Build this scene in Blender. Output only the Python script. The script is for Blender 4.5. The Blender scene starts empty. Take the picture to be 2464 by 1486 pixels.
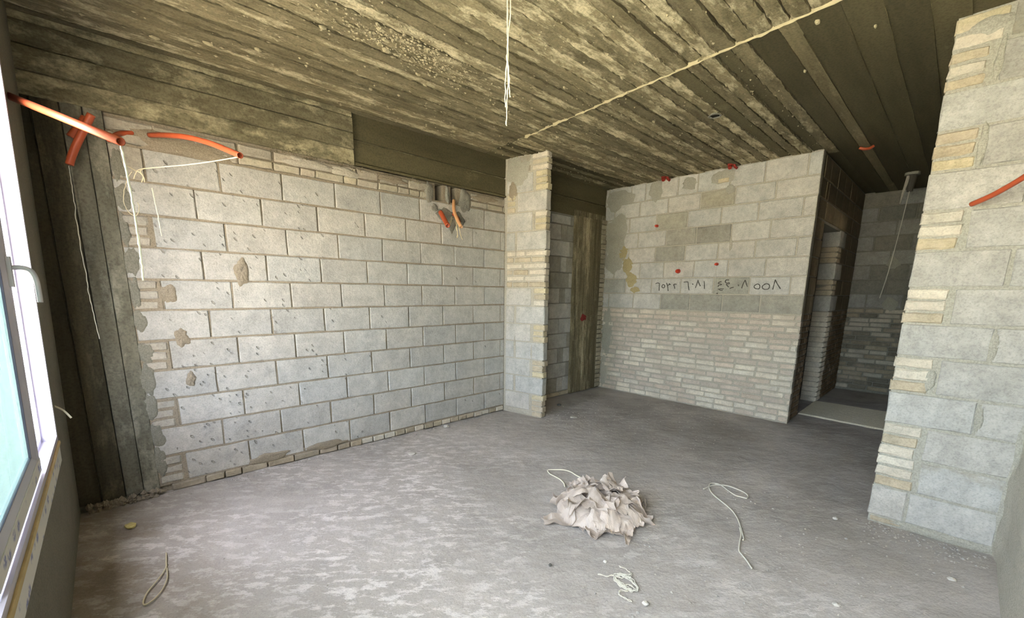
import bpy, bmesh, math, random
from mathutils import Vector, Matrix, noise as mn

SC = bpy.context.scene
COL = SC.collection

# ------------------------------------------------------------------ camera
F_PX, PPY = 1027.78, 899.51
cam_data = bpy.data.cameras.new('camera')
cam_data.sensor_fit = 'HORIZONTAL'
cam_data.sensor_width = 36.0
cam_data.lens = 36.0 * F_PX / 2464.0
cam_data.shift_y = (PPY - 743.0) / 2464.0
cam_data.clip_start = 0.01
cam = bpy.data.objects.new('camera', cam_data)
COL.objects.link(cam)
_yaw, _pit, _rol = 0.768914845, 0.190288532, -0.0107901151
fwd = Vector((math.sin(_yaw)*math.cos(_pit), math.cos(_yaw)*math.cos(_pit), -math.sin(_pit)))
rgt = Vector((math.cos(_yaw), -math.sin(_yaw), 0))
dwn = fwd.cross(rgt)
r2 = rgt*math.cos(_rol) + dwn*math.sin(_rol)
d2 = -rgt*math.sin(_rol) + dwn*math.cos(_rol)
M = Matrix.Identity(4)
for i in range(3):
    M[i][0] = r2[i]; M[i][1] = -d2[i]; M[i][2] = -fwd[i]
M.translation = Vector((-2.4386, -3.8544, 1.4818))
cam.matrix_world = M
SC.camera = cam

# ------------------------------------------------------------------ sky, sun, exposure
world = bpy.data.worlds.new('sky')
SC.world = world
world.use_nodes = True
wn = world.node_tree
wn.nodes.clear()
w_out = wn.nodes.new('ShaderNodeOutputWorld')
w_bg = wn.nodes.new('ShaderNodeBackground')
w_sky = wn.nodes.new('ShaderNodeTexSky')
w_sky.sky_type = 'NISHITA'
w_sky.sun_disc = False
w_sky.sun_elevation = math.radians(58)
w_sky.sun_rotation = math.radians(60)
w_sky.dust_density = 3.0
w_sky.air_density = 1.0
w_bg.inputs['Strength'].default_value = 1.7
w_haze = wn.nodes.new('ShaderNodeMix'); w_haze.data_type = 'RGBA'
w_haze.inputs[0].default_value = 0.80
w_haze.inputs[7].default_value = (0.93, 0.895, 0.935, 1)      # thin bright haze over the whole sky
w_gain = wn.nodes.new('ShaderNodeMix'); w_gain.data_type = 'RGBA'; w_gain.blend_type = 'MULTIPLY'; w_gain.inputs[0].default_value = 1.0
w_gain.inputs[7].default_value = (1, 1, 1, 1)
wn.links.new(w_sky.outputs[0], w_haze.inputs[6])
wn.links.new(w_haze.outputs[2], w_gain.inputs[6])
wn.links.new(w_gain.outputs[2], w_bg.inputs[0])
wn.links.new(w_bg.outputs[0], w_out.inputs[0])

sun_data = bpy.data.lights.new('sun', 'SUN')
sun_data.energy = 13.0
sun_data.color = (1.0, 0.95, 0.87)
sun_data.angle = 0.0093
sun = bpy.data.objects.new('sun', sun_data)
COL.objects.link(sun)
sun.rotation_euler = Vector((-0.46, -0.28, -0.85)).to_track_quat('-Z', 'Y').to_euler()   # from beyond the back wall, high

SC.view_settings.view_transform = 'Standard'
SC.view_settings.look = 'None'
SC.view_settings.gamma = 1.0
SC.view_settings.use_curve_mapping = False
SC.view_settings.exposure = 3.62
SC.cycles.use_denoising = True
SC.cycles.max_bounces = 14
SC.cycles.diffuse_bounces = 10
SC.cycles.transparent_max_bounces = 12

def portal(loc, rot, sx, sy):
    d = bpy.data.lights.new('daylight_portal', 'AREA')
    d.shape = 'RECTANGLE'; d.size = sx; d.size_y = sy
    d.cycles.is_portal = True
    o = bpy.data.objects.new('daylight_portal', d)
    COL.objects.link(o)
    o.location = loc; o.rotation_euler = rot

# ------------------------------------------------------------------ helpers
def lin(r, g, b):
    f = lambda c: (c/255/12.92) if c/255 <= 0.04045 else ((c/255+0.055)/1.055)**2.4
    return (f(r), f(g), f(b), 1.0)

def mixc(a, b, t):
    return tuple(a[i]*(1-t)+b[i]*t for i in range(3)) + (1.0,)

def tag(o, label, cat, group=None, kind=None):
    if label: o['label'] = label
    if cat: o['category'] = cat
    if group: o['group'] = group
    if kind: o['kind'] = kind
    return o

def empty(name, loc=(0, 0, 0)):
    o = bpy.data.objects.new(name, None)
    o.empty_display_size = 0.05
    o.location = loc
    COL.objects.link(o)
    return o

def link(name, mesh, mat=None, parent=None, color=None):
    o = bpy.data.objects.new(name, mesh)
    COL.objects.link(o)
    if mat and not mesh.materials: mesh.materials.append(mat)
    if parent: o.parent = parent
    if color: o.color = color
    return o

def mesh_from(name, verts, faces, smooth=False):
    me = bpy.data.meshes.new(name)
    me.from_pydata([tuple(v) for v in verts], [], faces)
    me.update()
    if smooth:
        me.polygons.foreach_set('use_smooth', [True]*len(me.polygons))
    return me

class MB:
    """collects boxes, prisms and tubes into one mesh"""
    def __init__(self): self.v = []; self.f = []
    def box(self, x0, x1, y0, y1, z0, z1):
        n = len(self.v)
        self.v += [(x0,y0,z0),(x1,y0,z0),(x1,y1,z0),(x0,y1,z0),(x0,y0,z1),(x1,y0,z1),(x1,y1,z1),(x0,y1,z1)]
        self.f += [(n,n+3,n+2,n+1),(n+4,n+5,n+6,n+7),(n,n+1,n+5,n+4),(n+1,n+2,n+6,n+5),(n+2,n+3,n+7,n+6),(n+3,n,n+4,n+7)]
        return self
    def prism(self, poly, axis, a, b):
        """extrude a 2-D outline along an axis: axis 'y' takes (x,z), 'z' takes (x,y)"""
        n = len(self.v); k = len(poly)
        for s in (a, b):
            for p in poly:
                self.v.append((p[0], s, p[1]) if axis == 'y' else (p[0], p[1], s))
        for i in range(k):
            j = (i+1) % k
            self.f.append((n+i, n+j, n+k+j, n+k+i))
        self.f.append(tuple(range(n+k-1, n-1, -1))); self.f.append(tuple(range(n+k, n+2*k)))
        return self
    def tube(self, pts, r, seg=8, hollow=False, taper=None):
        pts = [Vector(p) for p in pts]
        base = len(self.v); prev = None; rings = []
        for i, p in enumerate(pts):
            t = (pts[min(i+1, len(pts)-1)] - pts[max(i-1, 0)])
            t = t.normalized() if t.length > 1e-9 else Vector((0, 0, 1))
            if prev is None:
                a = t.orthogonal().normalized()
            else:
                a = prev - t*prev.dot(t)
                a = a.normalized() if a.length > 1e-6 else t.orthogonal().normalized()
            prev = a; b = t.cross(a)
            rr = r if taper is None else r*(taper[0]+(taper[1]-taper[0])*i/(len(pts)-1))
            ring = []
            for k in range(seg):
                th = 2*math.pi*k/seg
                ring.append(len(self.v)); self.v.append(tuple(p + (a*math.cos(th)+b*math.sin(th))*rr))
            rings.append(ring)
        for A, B in zip(rings, rings[1:]):
            for k in range(seg):
                self.f.append((A[k], A[(k+1) % seg], B[(k+1) % seg], B[k]))
        if hollow:
            for ring, i, q in ((rings[0], 0, 1), (rings[-1], -1, -2)):
                inner = []
                d = (pts[q]-pts[i]).normalized()
                for k in ring:
                    inner.append(len(self.v)); self.v.append(tuple(pts[i]+(Vector(self.v[k])-pts[i])*0.78))
                deep = []
                for k in inner:
                    deep.append(len(self.v)); self.v.append(tuple(Vector(self.v[k])+d*0.05))
                for k in range(seg):
                    j = (k+1) % seg
                    self.f.append((ring[k], ring[j], inner[j], inner[k]))
                    self.f.append((inner[k], inner[j], deep[j], deep[k]))
                self.f.append(tuple(deep))
        else:
            self.f.append(tuple(reversed(rings[0]))); self.f.append(tuple(rings[-1]))
        return self
    def build(self, name, mat, parent=None, smooth=False, color=None):
        me = mesh_from(name, self.v, self.f, smooth)
        bm = bmesh.new(); bm.from_mesh(me); bmesh.ops.recalc_face_normals(bm, faces=bm.faces); bm.to_mesh(me); bm.free()
        return link(name, me, mat, parent, color)

def smooth_path(pts, n=6):
    P = [Vector(p) for p in pts]
    if len(P) < 3: return P
    out = []
    for i in range(len(P)-1):
        a, b, c, d = P[max(i-1, 0)], P[i], P[i+1], P[min(i+2, len(P)-1)]
        for k in range(n):
            t = k/n
            out.append(0.5*((2*b)+(c-a)*t+(2*a-5*b+4*c-d)*t*t+(3*b-3*c+d-a)*t**3))
    out.append(P[-1])
    return out

def fbm(x, y, z, o=3):
    s = 0; a = 1
    for _ in range(o):
        s += a*mn.noise(Vector((x, y, z))); x *= 2.03; y *= 2.03; z *= 2.03; a *= 0.5
    return s

# ------------------------------------------------------------------ materials
def new_mat(name):
    m = bpy.data.materials.new(name)
    m.use_nodes = True
    nt = m.node_tree
    return m, nt, nt.nodes['Principled BSDF']

class NB:
    """tiny node builder"""
    def __init__(self, nt): self.nt = nt
    def n(self, t, **kw):
        x = self.nt.nodes.new(t)
        for k, v in kw.items(): setattr(x, k, v)
        return x
    def l(self, a, b): self.nt.links.new(a, b)
    def pos(self, scale=(1, 1, 1), rot=(0, 0, 0)):
        g = self.n('ShaderNodeNewGeometry'); mp = self.n('ShaderNodeMapping')
        mp.inputs['Scale'].default_value = scale; mp.inputs['Rotation'].default_value = rot
        self.l(g.outputs['Position'], mp.inputs['Vector']); return mp.outputs[0]
    def turned(self, scale, rot):
        m2 = self.n('ShaderNodeMapping'); m2.inputs['Scale'].default_value = scale
        self.l(self.pos((1, 1, 1), rot), m2.inputs['Vector']); return m2.outputs[0]
    def noise(self, vec, scale, detail=3, rough=0.55):
        x = self.n('ShaderNodeTexNoise')
        x.inputs['Scale'].default_value = scale; x.inputs['Detail'].default_value = detail; x.inputs['Roughness'].default_value = rough
        self.l(vec, x.inputs['Vector']); return x.outputs['Fac']
    def ramp(self, fac, stops):
        x = self.n('ShaderNodeValToRGB'); e = x.color_ramp.elements
        while len(e) < len(stops): e.new(0.5)
        for i, (p, c) in enumerate(stops):
            e[i].position = p; e[i].color = c if len(c) == 4 else (*c, 1)
        self.l(fac, x.inputs[0]); return x.outputs[0]
    def mix(self, fac, a, b, mode='MIX'):
        x = self.n('ShaderNodeMix', data_type='RGBA', blend_type=mode)
        for s, i in ((fac, 0), (a, 6), (b, 7)):
            if hasattr(s, 'is_linked'): self.l(s, x.inputs[i])
            else: x.inputs[i].default_value = s
        return x.outputs[2]
    def math(self, op, a, b=0.0):
        x = self.n('ShaderNodeMath', operation=op)
        for s, i in ((a, 0), (b, 1)):
            if hasattr(s, 'is_linked'): self.l(s, x.inputs[i])
            else: x.inputs[i].default_value = s
        return x.outputs[0]
    def rng(self, v, a, b, c=0.0, d=1.0):
        x = self.n('ShaderNodeMapRange'); x.clamp = True
        x.inputs[1].default_value = a; x.inputs[2].default_value = b; x.inputs[3].default_value = c; x.inputs[4].default_value = d
        self.l(v, x.inputs[0]); return x.outputs[0]
    def bump(self, h, strength, dist, prev=None):
        x = self.n('ShaderNodeBump'); x.inputs['Strength'].default_value = strength; x.inputs['Distance'].default_value = dist
        self.l(h, x.inputs['Height'])
        if prev: self.l(prev, x.inputs['Normal'])
        return x.outputs[0]

def g(v): return (v, v, v, 1)

def block_material(name, keyed=False, fine=1.0, stain=None):
    m, nt, p = new_mat(name); b = NB(nt)
    oi = b.n('ShaderNodeObjectInfo')
    v = b.pos()
    mott = b.ramp(b.noise(v, 7, 5, 0.65), [(0.30, g(0.80)), (0.72, g(1.12))])
    c = b.mix(1.0, oi.outputs['Color'], mott, 'MULTIPLY')
    grit = b.ramp(b.noise(v, 95, 3, 0.6), [(0.34, g(0.72)), (0.52, g(1.04))])
    c = b.mix(0.6, c, grit, 'MULTIPLY')
    c = b.mix(0.6, c, b.ramp(b.noise(v, 26, 4, 0.7), [(0.34, g(0.80)), (0.60, g(1.06))]), 'MULTIPLY')
    if stain:
        dirt = b.ramp(b.noise(b.pos((1, 1, 1.6)), 2.3, 5, 0.7), [(0.50, g(0)), (0.66, g(1))])
        c = b.mix(b.math('MULTIPLY', dirt, 0.55), c, stain)
    vor = b.n('ShaderNodeTexVoronoi'); vor.inputs['Scale'].default_value = 60
    b.l(v, vor.inputs['Vector'])
    nrm = b.bump(b.noise(v, 42, 5, 0.75), 0.75, 0.009*fine)
    nrm = b.bump(vor.outputs['Distance'], 0.25, 0.004*fine, nrm)
    if keyed:
        # slanting key marks pressed into the blocks, thickest towards the corner column
        k = b.n('ShaderNodeTexVoronoi'); k.inputs['Scale'].default_value = 1.0; k.inputs['Randomness'].default_value = 0.9
        b.l(b.turned((32, 0.01, 14), (0, math.radians(40), 0)), k.inputs['Vector'])
        hit = b.rng(k.outputs['Distance'], 0.17, 0.27, 1, 0)
        sel = b.n('ShaderNodeSeparateColor'); b.l(k.outputs['Color'], sel.inputs[0])
        gx = b.n('ShaderNodeNewGeometry'); sx = b.n('ShaderNodeSeparateXYZ'); b.l(gx.outputs['Position'], sx.inputs[0])
        patchy = b.noise(b.pos((1, 1, 1)), 3.2, 2, 0.5)
        amt = b.math('ADD', b.rng(sx.outputs[0], -0.35, -2.0, 0.0, 0.55), b.rng(patchy, 0.35, 0.7, -0.22, 0.20))
        on = b.math('LESS_THAN', sel.outputs[0], amt)
        hit = b.math('MULTIPLY', hit, on)
        c = b.mix(b.math('MULTIPLY', hit, 0.42), c, lin(104, 98, 84))
        inv = b.math('SUBTRACT', 1.0, hit)
        nrm = b.bump(inv, 0.8, 0.010, nrm)
    b.l(c, p.inputs['Base Color']); p.inputs['Roughness'].default_value = 0.95
    p.inputs['Specular IOR Level'].default_value = 0.15
    b.l(nrm, p.inputs['Normal'])
    return m

def mortar_material(name, c0, c1, scale=5, rough=0.7):
    m, nt, p = new_mat(name); b = NB(nt); v = b.pos()
    c = b.mix(b.noise(v, scale, 6, 0.7), c0, c1)
    grit = b.ramp(b.noise(v, 120, 2, 0.6), [(0.35, g(0.78)), (0.6, g(1.05))])
    c = b.mix(1.0, c, grit, 'MULTIPLY')
    b.l(c, p.inputs['Base Color']); p.inputs['Roughness'].default_value = 0.95; p.inputs['Specular IOR Level'].default_value = 0.12
    nrm = b.bump(b.noise(v, 22, 5, 0.7), rough, 0.012)
    b.l(b.bump(b.noise(v, 140, 2), 0.3, 0.003, nrm), p.inputs['Normal'])
    return m

def board_concrete(name, dark, mid, light, stretch, rough=1.0, bloom=(0.52, 0.66)):
    """concrete cast against rough timber: grain drawn out along the boards"""
    m, nt, p = new_mat(name); b = NB(nt)
    oi = b.n('ShaderNodeObjectInfo')
    v = b.pos(stretch)
    c = b.mix(b.ramp(b.noise(v, 1.0, 6, 0.65), [(0.36, g(0)), (0.62, g(1))]), dark, mid)
    blo = b.noise(b.pos(tuple(s*0.35+1.2 for s in stretch)), 1.6, 7, 0.72)
    blo = b.math('ADD', blo, b.rng(oi.outputs['Random'], 0, 1, -0.07, 0.07))
    c = b.mix(b.ramp(blo, [(bloom[0], g(0)), (bloom[1], g(1))]), c, light)
    c = b.mix(1.0, c, b.ramp(oi.outputs['Random'], [(0, g(0.74)), (1, g(1.18))]), 'MULTIPLY')
    gr = b.ramp(b.noise(b.pos(), 70, 4, 0.65), [(0.36, g(0.70)), (0.56, g(1.06))])
    c = b.mix(0.8, c, gr, 'MULTIPLY')
    b.l(c, p.inputs['Base Color']); p.inputs['Roughness'].default_value = 0.9; p.inputs['Specular IOR Level'].default_value = 0.2
    nrm = b.bump(b.noise(v, 2.2, 5, 0.7), 0.6*rough, 0.014)
    b.l(b.bump(b.noise(b.pos(), 55, 4, 0.7), 0.5*rough, 0.006, nrm), p.inputs['Normal'])
    return m

def plain(name, col, rough=0.6, spec=0.3, metallic=0.0, bump=None, vary=0.0):
    m, nt, p = new_mat(name); b = NB(nt)
    p.inputs['Roughness'].default_value = rough; p.inputs['Specular IOR Level'].default_value = spec; p.inputs['Metallic'].default_value = metallic
    v = b.pos()
    if vary:
        c = b.mix(1.0, col, b.ramp(b.noise(v, 18, 4, 0.6), [(0.3, g(1-vary)), (0.7, g(1+vary*0.5))]), 'MULTIPLY')
        b.l(c, p.inputs['Base Color'])
    else:
        p.inputs['Base Color'].default_value = col
    if bump: b.l(b.bump(b.noise(v, bump[0], 3), bump[1], bump[2]), p.inputs['Normal'])
    return m

M_BLOCK = block_material('concrete_block')
M_BLOCK_KEYED = block_material('concrete_block_keyed', keyed=True)
M_BLOCK_STAINED = block_material('concrete_block_stained', stain=lin(140, 128, 100))
M_BRICK = block_material('clay_brick', fine=0.8, stain=lin(184, 170, 152))
M_MORTAR = mortar_material('mortar', lin(134, 122, 102), lin(160, 148, 128))
M_MORTAR_PALE = mortar_material('mortar_pale', lin(166, 158, 140), lin(188, 180, 164))
M_MORTAR_GREY = mortar_material('mortar_grey', lin(122, 119, 108), lin(150, 146, 132), 9)
M_MORTAR_TAN = mortar_material('mortar_tan', lin(158, 144, 104), lin(182, 168, 128), 9)
M_PLASTER = mortar_material('rough_plaster', lin(164, 160, 145), lin(196, 191, 177), 4, 0.4)
M_PILASTER = board_concrete('pilaster_boards', lin(92, 84, 62), lin(120, 110, 84), lin(156, 145, 116), (16, 16, 0.7), 0.8)
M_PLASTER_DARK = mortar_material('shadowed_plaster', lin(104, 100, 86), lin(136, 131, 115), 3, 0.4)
M_CEIL = board_concrete('ceiling_boards', lin(112, 103, 77), lin(142, 131, 101), lin(196, 184, 150), (4.0, 19, 19), 1.0)
M_PANEL = board_concrete('ceiling_panels', lin(84, 78, 55), lin(98, 91, 66), lin(122, 113, 84), (0.7, 5, 5), 0.35, (0.62, 0.8))
M_PANEL_LIGHT = board_concrete('ceiling_panel_light', lin(112, 103, 76), lin(140, 129, 98), lin(160, 149, 116), (0.7, 9, 9), 0.6)
M_BEAM = board_concrete('beam_boards', lin(96, 90, 68), lin(126, 118, 92), lin(172, 162, 130), (4.0, 13, 13), 0.8, (0.48, 0.64))
M_COLUMN = board_concrete('column_boards', lin(92, 89, 75), lin(114, 110, 94), lin(136, 132, 115), (7, 7, 1.6), 0.5)
M_COLUMN_DARK = board_concrete('column_boards_shaded', lin(58, 54, 41), lin(80, 74, 57), lin(104, 97, 76), (10, 10, 0.9), 0.7, (0.56, 0.74))  # corner shade put into the colour of these boards
M_ORANGE = plain('orange_conduit', lin(168, 78, 46), 0.45, 0.35, vary=0.10)
M_TAN_TUBE = plain('tan_conduit', lin(214, 160, 112), 0.45, 0.4, vary=0.08)
M_STRING = plain('white_string', lin(226, 220, 196), 0.8, 0.2)
M_STRING_DUSTY = plain('dusty_string', lin(205, 200, 184), 0.85, 0.15)
M_STRING_TAN = plain('tan_string', lin(196, 184, 152), 0.85, 0.15)
M_RED_DARK = plain('dark_red_plastic', lin(140, 44, 32), 0.6, 0.3)
M_RED = plain('red_plastic', lin(204, 66, 40), 0.5, 0.4)
M_RED_PAINT = plain('red_paint', lin(120, 44, 38), 0.8, 0.2, vary=0.3)
M_STONE = plain('pale_stone', lin(196, 190, 178), 0.9, 0.2, bump=(60, 0.5, 0.004), vary=0.15)
M_GRIT = plain('floor_grit', lin(168, 162, 152), 0.95, 0.1, vary=0.2)
M_STONE_DARK = plain('dark_stone', lin(92, 90, 84), 0.9, 0.2, bump=(60, 0.5, 0.004), vary=0.15)
M_STONE_YELLOW = plain('yellow_stone', lin(192, 178, 118), 0.8, 0.2, bump=(60, 0.4, 0.003), vary=0.12)
M_FLAKE = plain('pale_flake', lin(178, 166, 132), 0.9, 0.2, bump=(60, 0.5, 0.004), vary=0.12)
M_CHARCOAL = plain('charcoal_mark', lin(90, 86, 78), 0.95, 0.05, vary=0.25)
M_UPVC = plain('white_window_profile', lin(176, 172, 182), 0.35, 0.45)
M_RUBBER = plain('grey_gasket', lin(92, 86, 104), 0.6, 0.3)
M_FOAM = plain('beige_sealant', lin(184, 164, 120), 0.8, 0.2, bump=(90, 0.4, 0.004), vary=0.12)
M_HANDLE = plain('grey_handle', lin(170, 160, 160), 0.35, 0.5)
M_DARK = plain('dark_lamp_socket', lin(70, 66, 58), 0.7, 0.3)

def film_material():
    m, nt, p = new_mat('protective_film'); b = NB(nt)
    tc = b.n('ShaderNodeTexCoord'); mp = b.n('ShaderNodeMapping'); mp.inputs['Scale'].default_value = (0.0, 11, 17)
    b.l(tc.outputs['Object'], mp.inputs['Vector'])
    k = b.n('ShaderNodeTexVoronoi'); k.inputs['Scale'].default_value = 1.0; k.inputs['Randomness'].default_value = 0.45
    b.l(mp.outputs[0], k.inputs['Vector'])
    hit = b.math('MULTIPLY', b.rng(k.outputs['Distance'], 0.20, 0.36, 1, 0), b.rng(b.noise(b.pos(), 60, 2), 0.40, 0.52, 0, 1))
    c = b.mix(hit, lin(205, 202, 190), lin(98, 104, 150))
    b.l(c, p.inputs['Base Color']); p.inputs['Roughness'].default_value = 0.45
    return m
M_FILM = film_material()

def glass_material(name, tint, d0, d1):
    m = bpy.data.materials.new(name); m.use_nodes = True
    nt = m.node_tree; nt.nodes.clear(); b = NB(nt)
    out = b.n('ShaderNodeOutputMaterial'); tr = b.n('ShaderNodeBsdfTransparent'); gl = b.n('ShaderNodeBsdfGlossy')
    tl = b.n('ShaderNodeBsdfTranslucent'); df = b.n('ShaderNodeBsdfDiffuse')
    tr.inputs[0].default_value = tint; gl.inputs['Roughness'].default_value = 0.02
    tl.inputs[0].default_value = tint; df.inputs[0].default_value = (0.6, 0.6, 0.56, 1)
    dust = b.n('ShaderNodeMixShader'); b.l(b.rng(b.noise(b.pos((1, 1, 0.3)), 6, 5, 0.6), 0.3, 0.7, d0, d1), dust.inputs[0])
    b.l(tr.outputs[0], dust.inputs[1]); b.l(tl.outputs[0], dust.inputs[2])
    fr = b.n('ShaderNodeFresnel'); fr.inputs[0].default_value = 1.45
    mx = b.n('ShaderNodeMixShader'); b.l(b.math('MULTIPLY', fr.outputs[0], 0.5), mx.inputs[0])
    b.l(dust.outputs[0], mx.inputs[1]); b.l(gl.outputs[0], mx.inputs[2])
    b.l(mx.outputs[0], out.inputs[0])
    return m
M_GLASS = glass_material('window_glass', (0.90, 0.94, 0.93, 1), 0.05, 0.2)
M_GLASS_DIMMED = glass_material('dusty_glass_view_dimmed', (0.30, 0.37, 0.355, 1), 0.25, 0.5)  # tint added to dim the bright daylight seen through this pane

def floor_material():
    m, nt, p = new_mat('dusty_screed'); b = NB(nt); v = b.pos()
    c = b.mix(b.ramp(b.noise(v, 0.9, 5, 0.6), [(0.35, g(0)), (0.65, g(1))]), lin(160, 153, 145), lin(184, 176, 167))
    # pale scuffs drawn out across the room, thickest in the middle by the window
    vs = b.turned((5.5, 11.0, 1), (0, 0, math.radians(40)))
    sc = b.noise(vs, 1.4, 6, 0.72)
    gx = b.n('ShaderNodeNewGeometry'); sx = b.n('ShaderNodeSeparateXYZ'); b.l(gx.outputs['Position'], sx.inputs[0])
    zone = b.ramp(b.noise(v, 0.8, 4, 0.55), [(0.36, g(0.1)), (0.56, g(1))])
    zone = b.math('MULTIPLY', zone, b.rng(sx.outputs[0], 0.5, -0.6, 0.25, 1.0))
    sc = b.math('MULTIPLY', b.rng(sc, 0.50, 0.57), zone)
    c = b.mix(b.math('MULTIPLY', sc, 0.75), c, lin(222, 215, 208))
    # brown dirt plus painted shade in the window corner and darker dirt by the far walls
    soil_shade = b.math('MULTIPLY', b.rng(sx.outputs[0], -1.9, -2.55), b.rng(b.noise(v, 2.4, 4), 0.35, 0.6, 0.2, 1.0))
    c = b.mix(b.math('MULTIPLY', soil_shade, 0.7), c, lin(112, 96, 72))
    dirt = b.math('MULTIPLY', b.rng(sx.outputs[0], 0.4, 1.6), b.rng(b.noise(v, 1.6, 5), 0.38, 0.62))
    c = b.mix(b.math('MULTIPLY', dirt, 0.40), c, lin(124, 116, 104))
    grit = b.ramp(b.noise(v, 110, 3, 0.65), [(0.34, g(0.76)), (0.55, g(1.04))])
    c = b.mix(0.5, c, grit, 'MULTIPLY')
    b.l(c, p.inputs['Base Color']); p.inputs['Roughness'].default_value = 0.95; p.inputs['Specular IOR Level'].default_value = 0.12
    nrm = b.bump(b.noise(b.turned((4.2, 6.0, 1), (0, 0, math.radians(40))), 0.8, 4, 0.6), 0.40, 0.040)
    nrm = b.bump(b.noise(v, 16, 6, 0.75), 0.55, 0.012, nrm)
    nrm = b.bump(b.math('ADD', sc, 0.0), 0.35, 0.006, nrm)
    b.l(nrm, p.inputs['Normal'])
    return m
M_FLOOR = floor_material()

def sheet_material():
    m, nt, p = new_mat('dusty_plastic_sheet'); b = NB(nt); v = b.pos()
    oi = b.n('ShaderNodeObjectInfo')
    c = b.mix(b.noise(v, 9, 5, 0.6), lin(166, 150, 136), lin(200, 186, 172))
    c = b.mix(1.0, c, b.ramp(oi.outputs['Random'], [(0, g(0.84)), (1, g(1.12))]), 'MULTIPLY')
    b.l(c, p.inputs['Base Color']); p.inputs['Roughness'].default_value = 0.48; p.inputs['Specular IOR Level'].default_value = 0.4
    p.inputs['Subsurface Weight'].default_value = 0.0
    b.l(b.bump(b.noise(v, 40, 4, 0.6), 0.35, 0.006), p.inputs['Normal'])
    return m
M_SHEET = sheet_material()
M_GROUND = plain('bare_earth', lin(186, 176, 155), 0.95, 0.1, vary=0.15)

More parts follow.
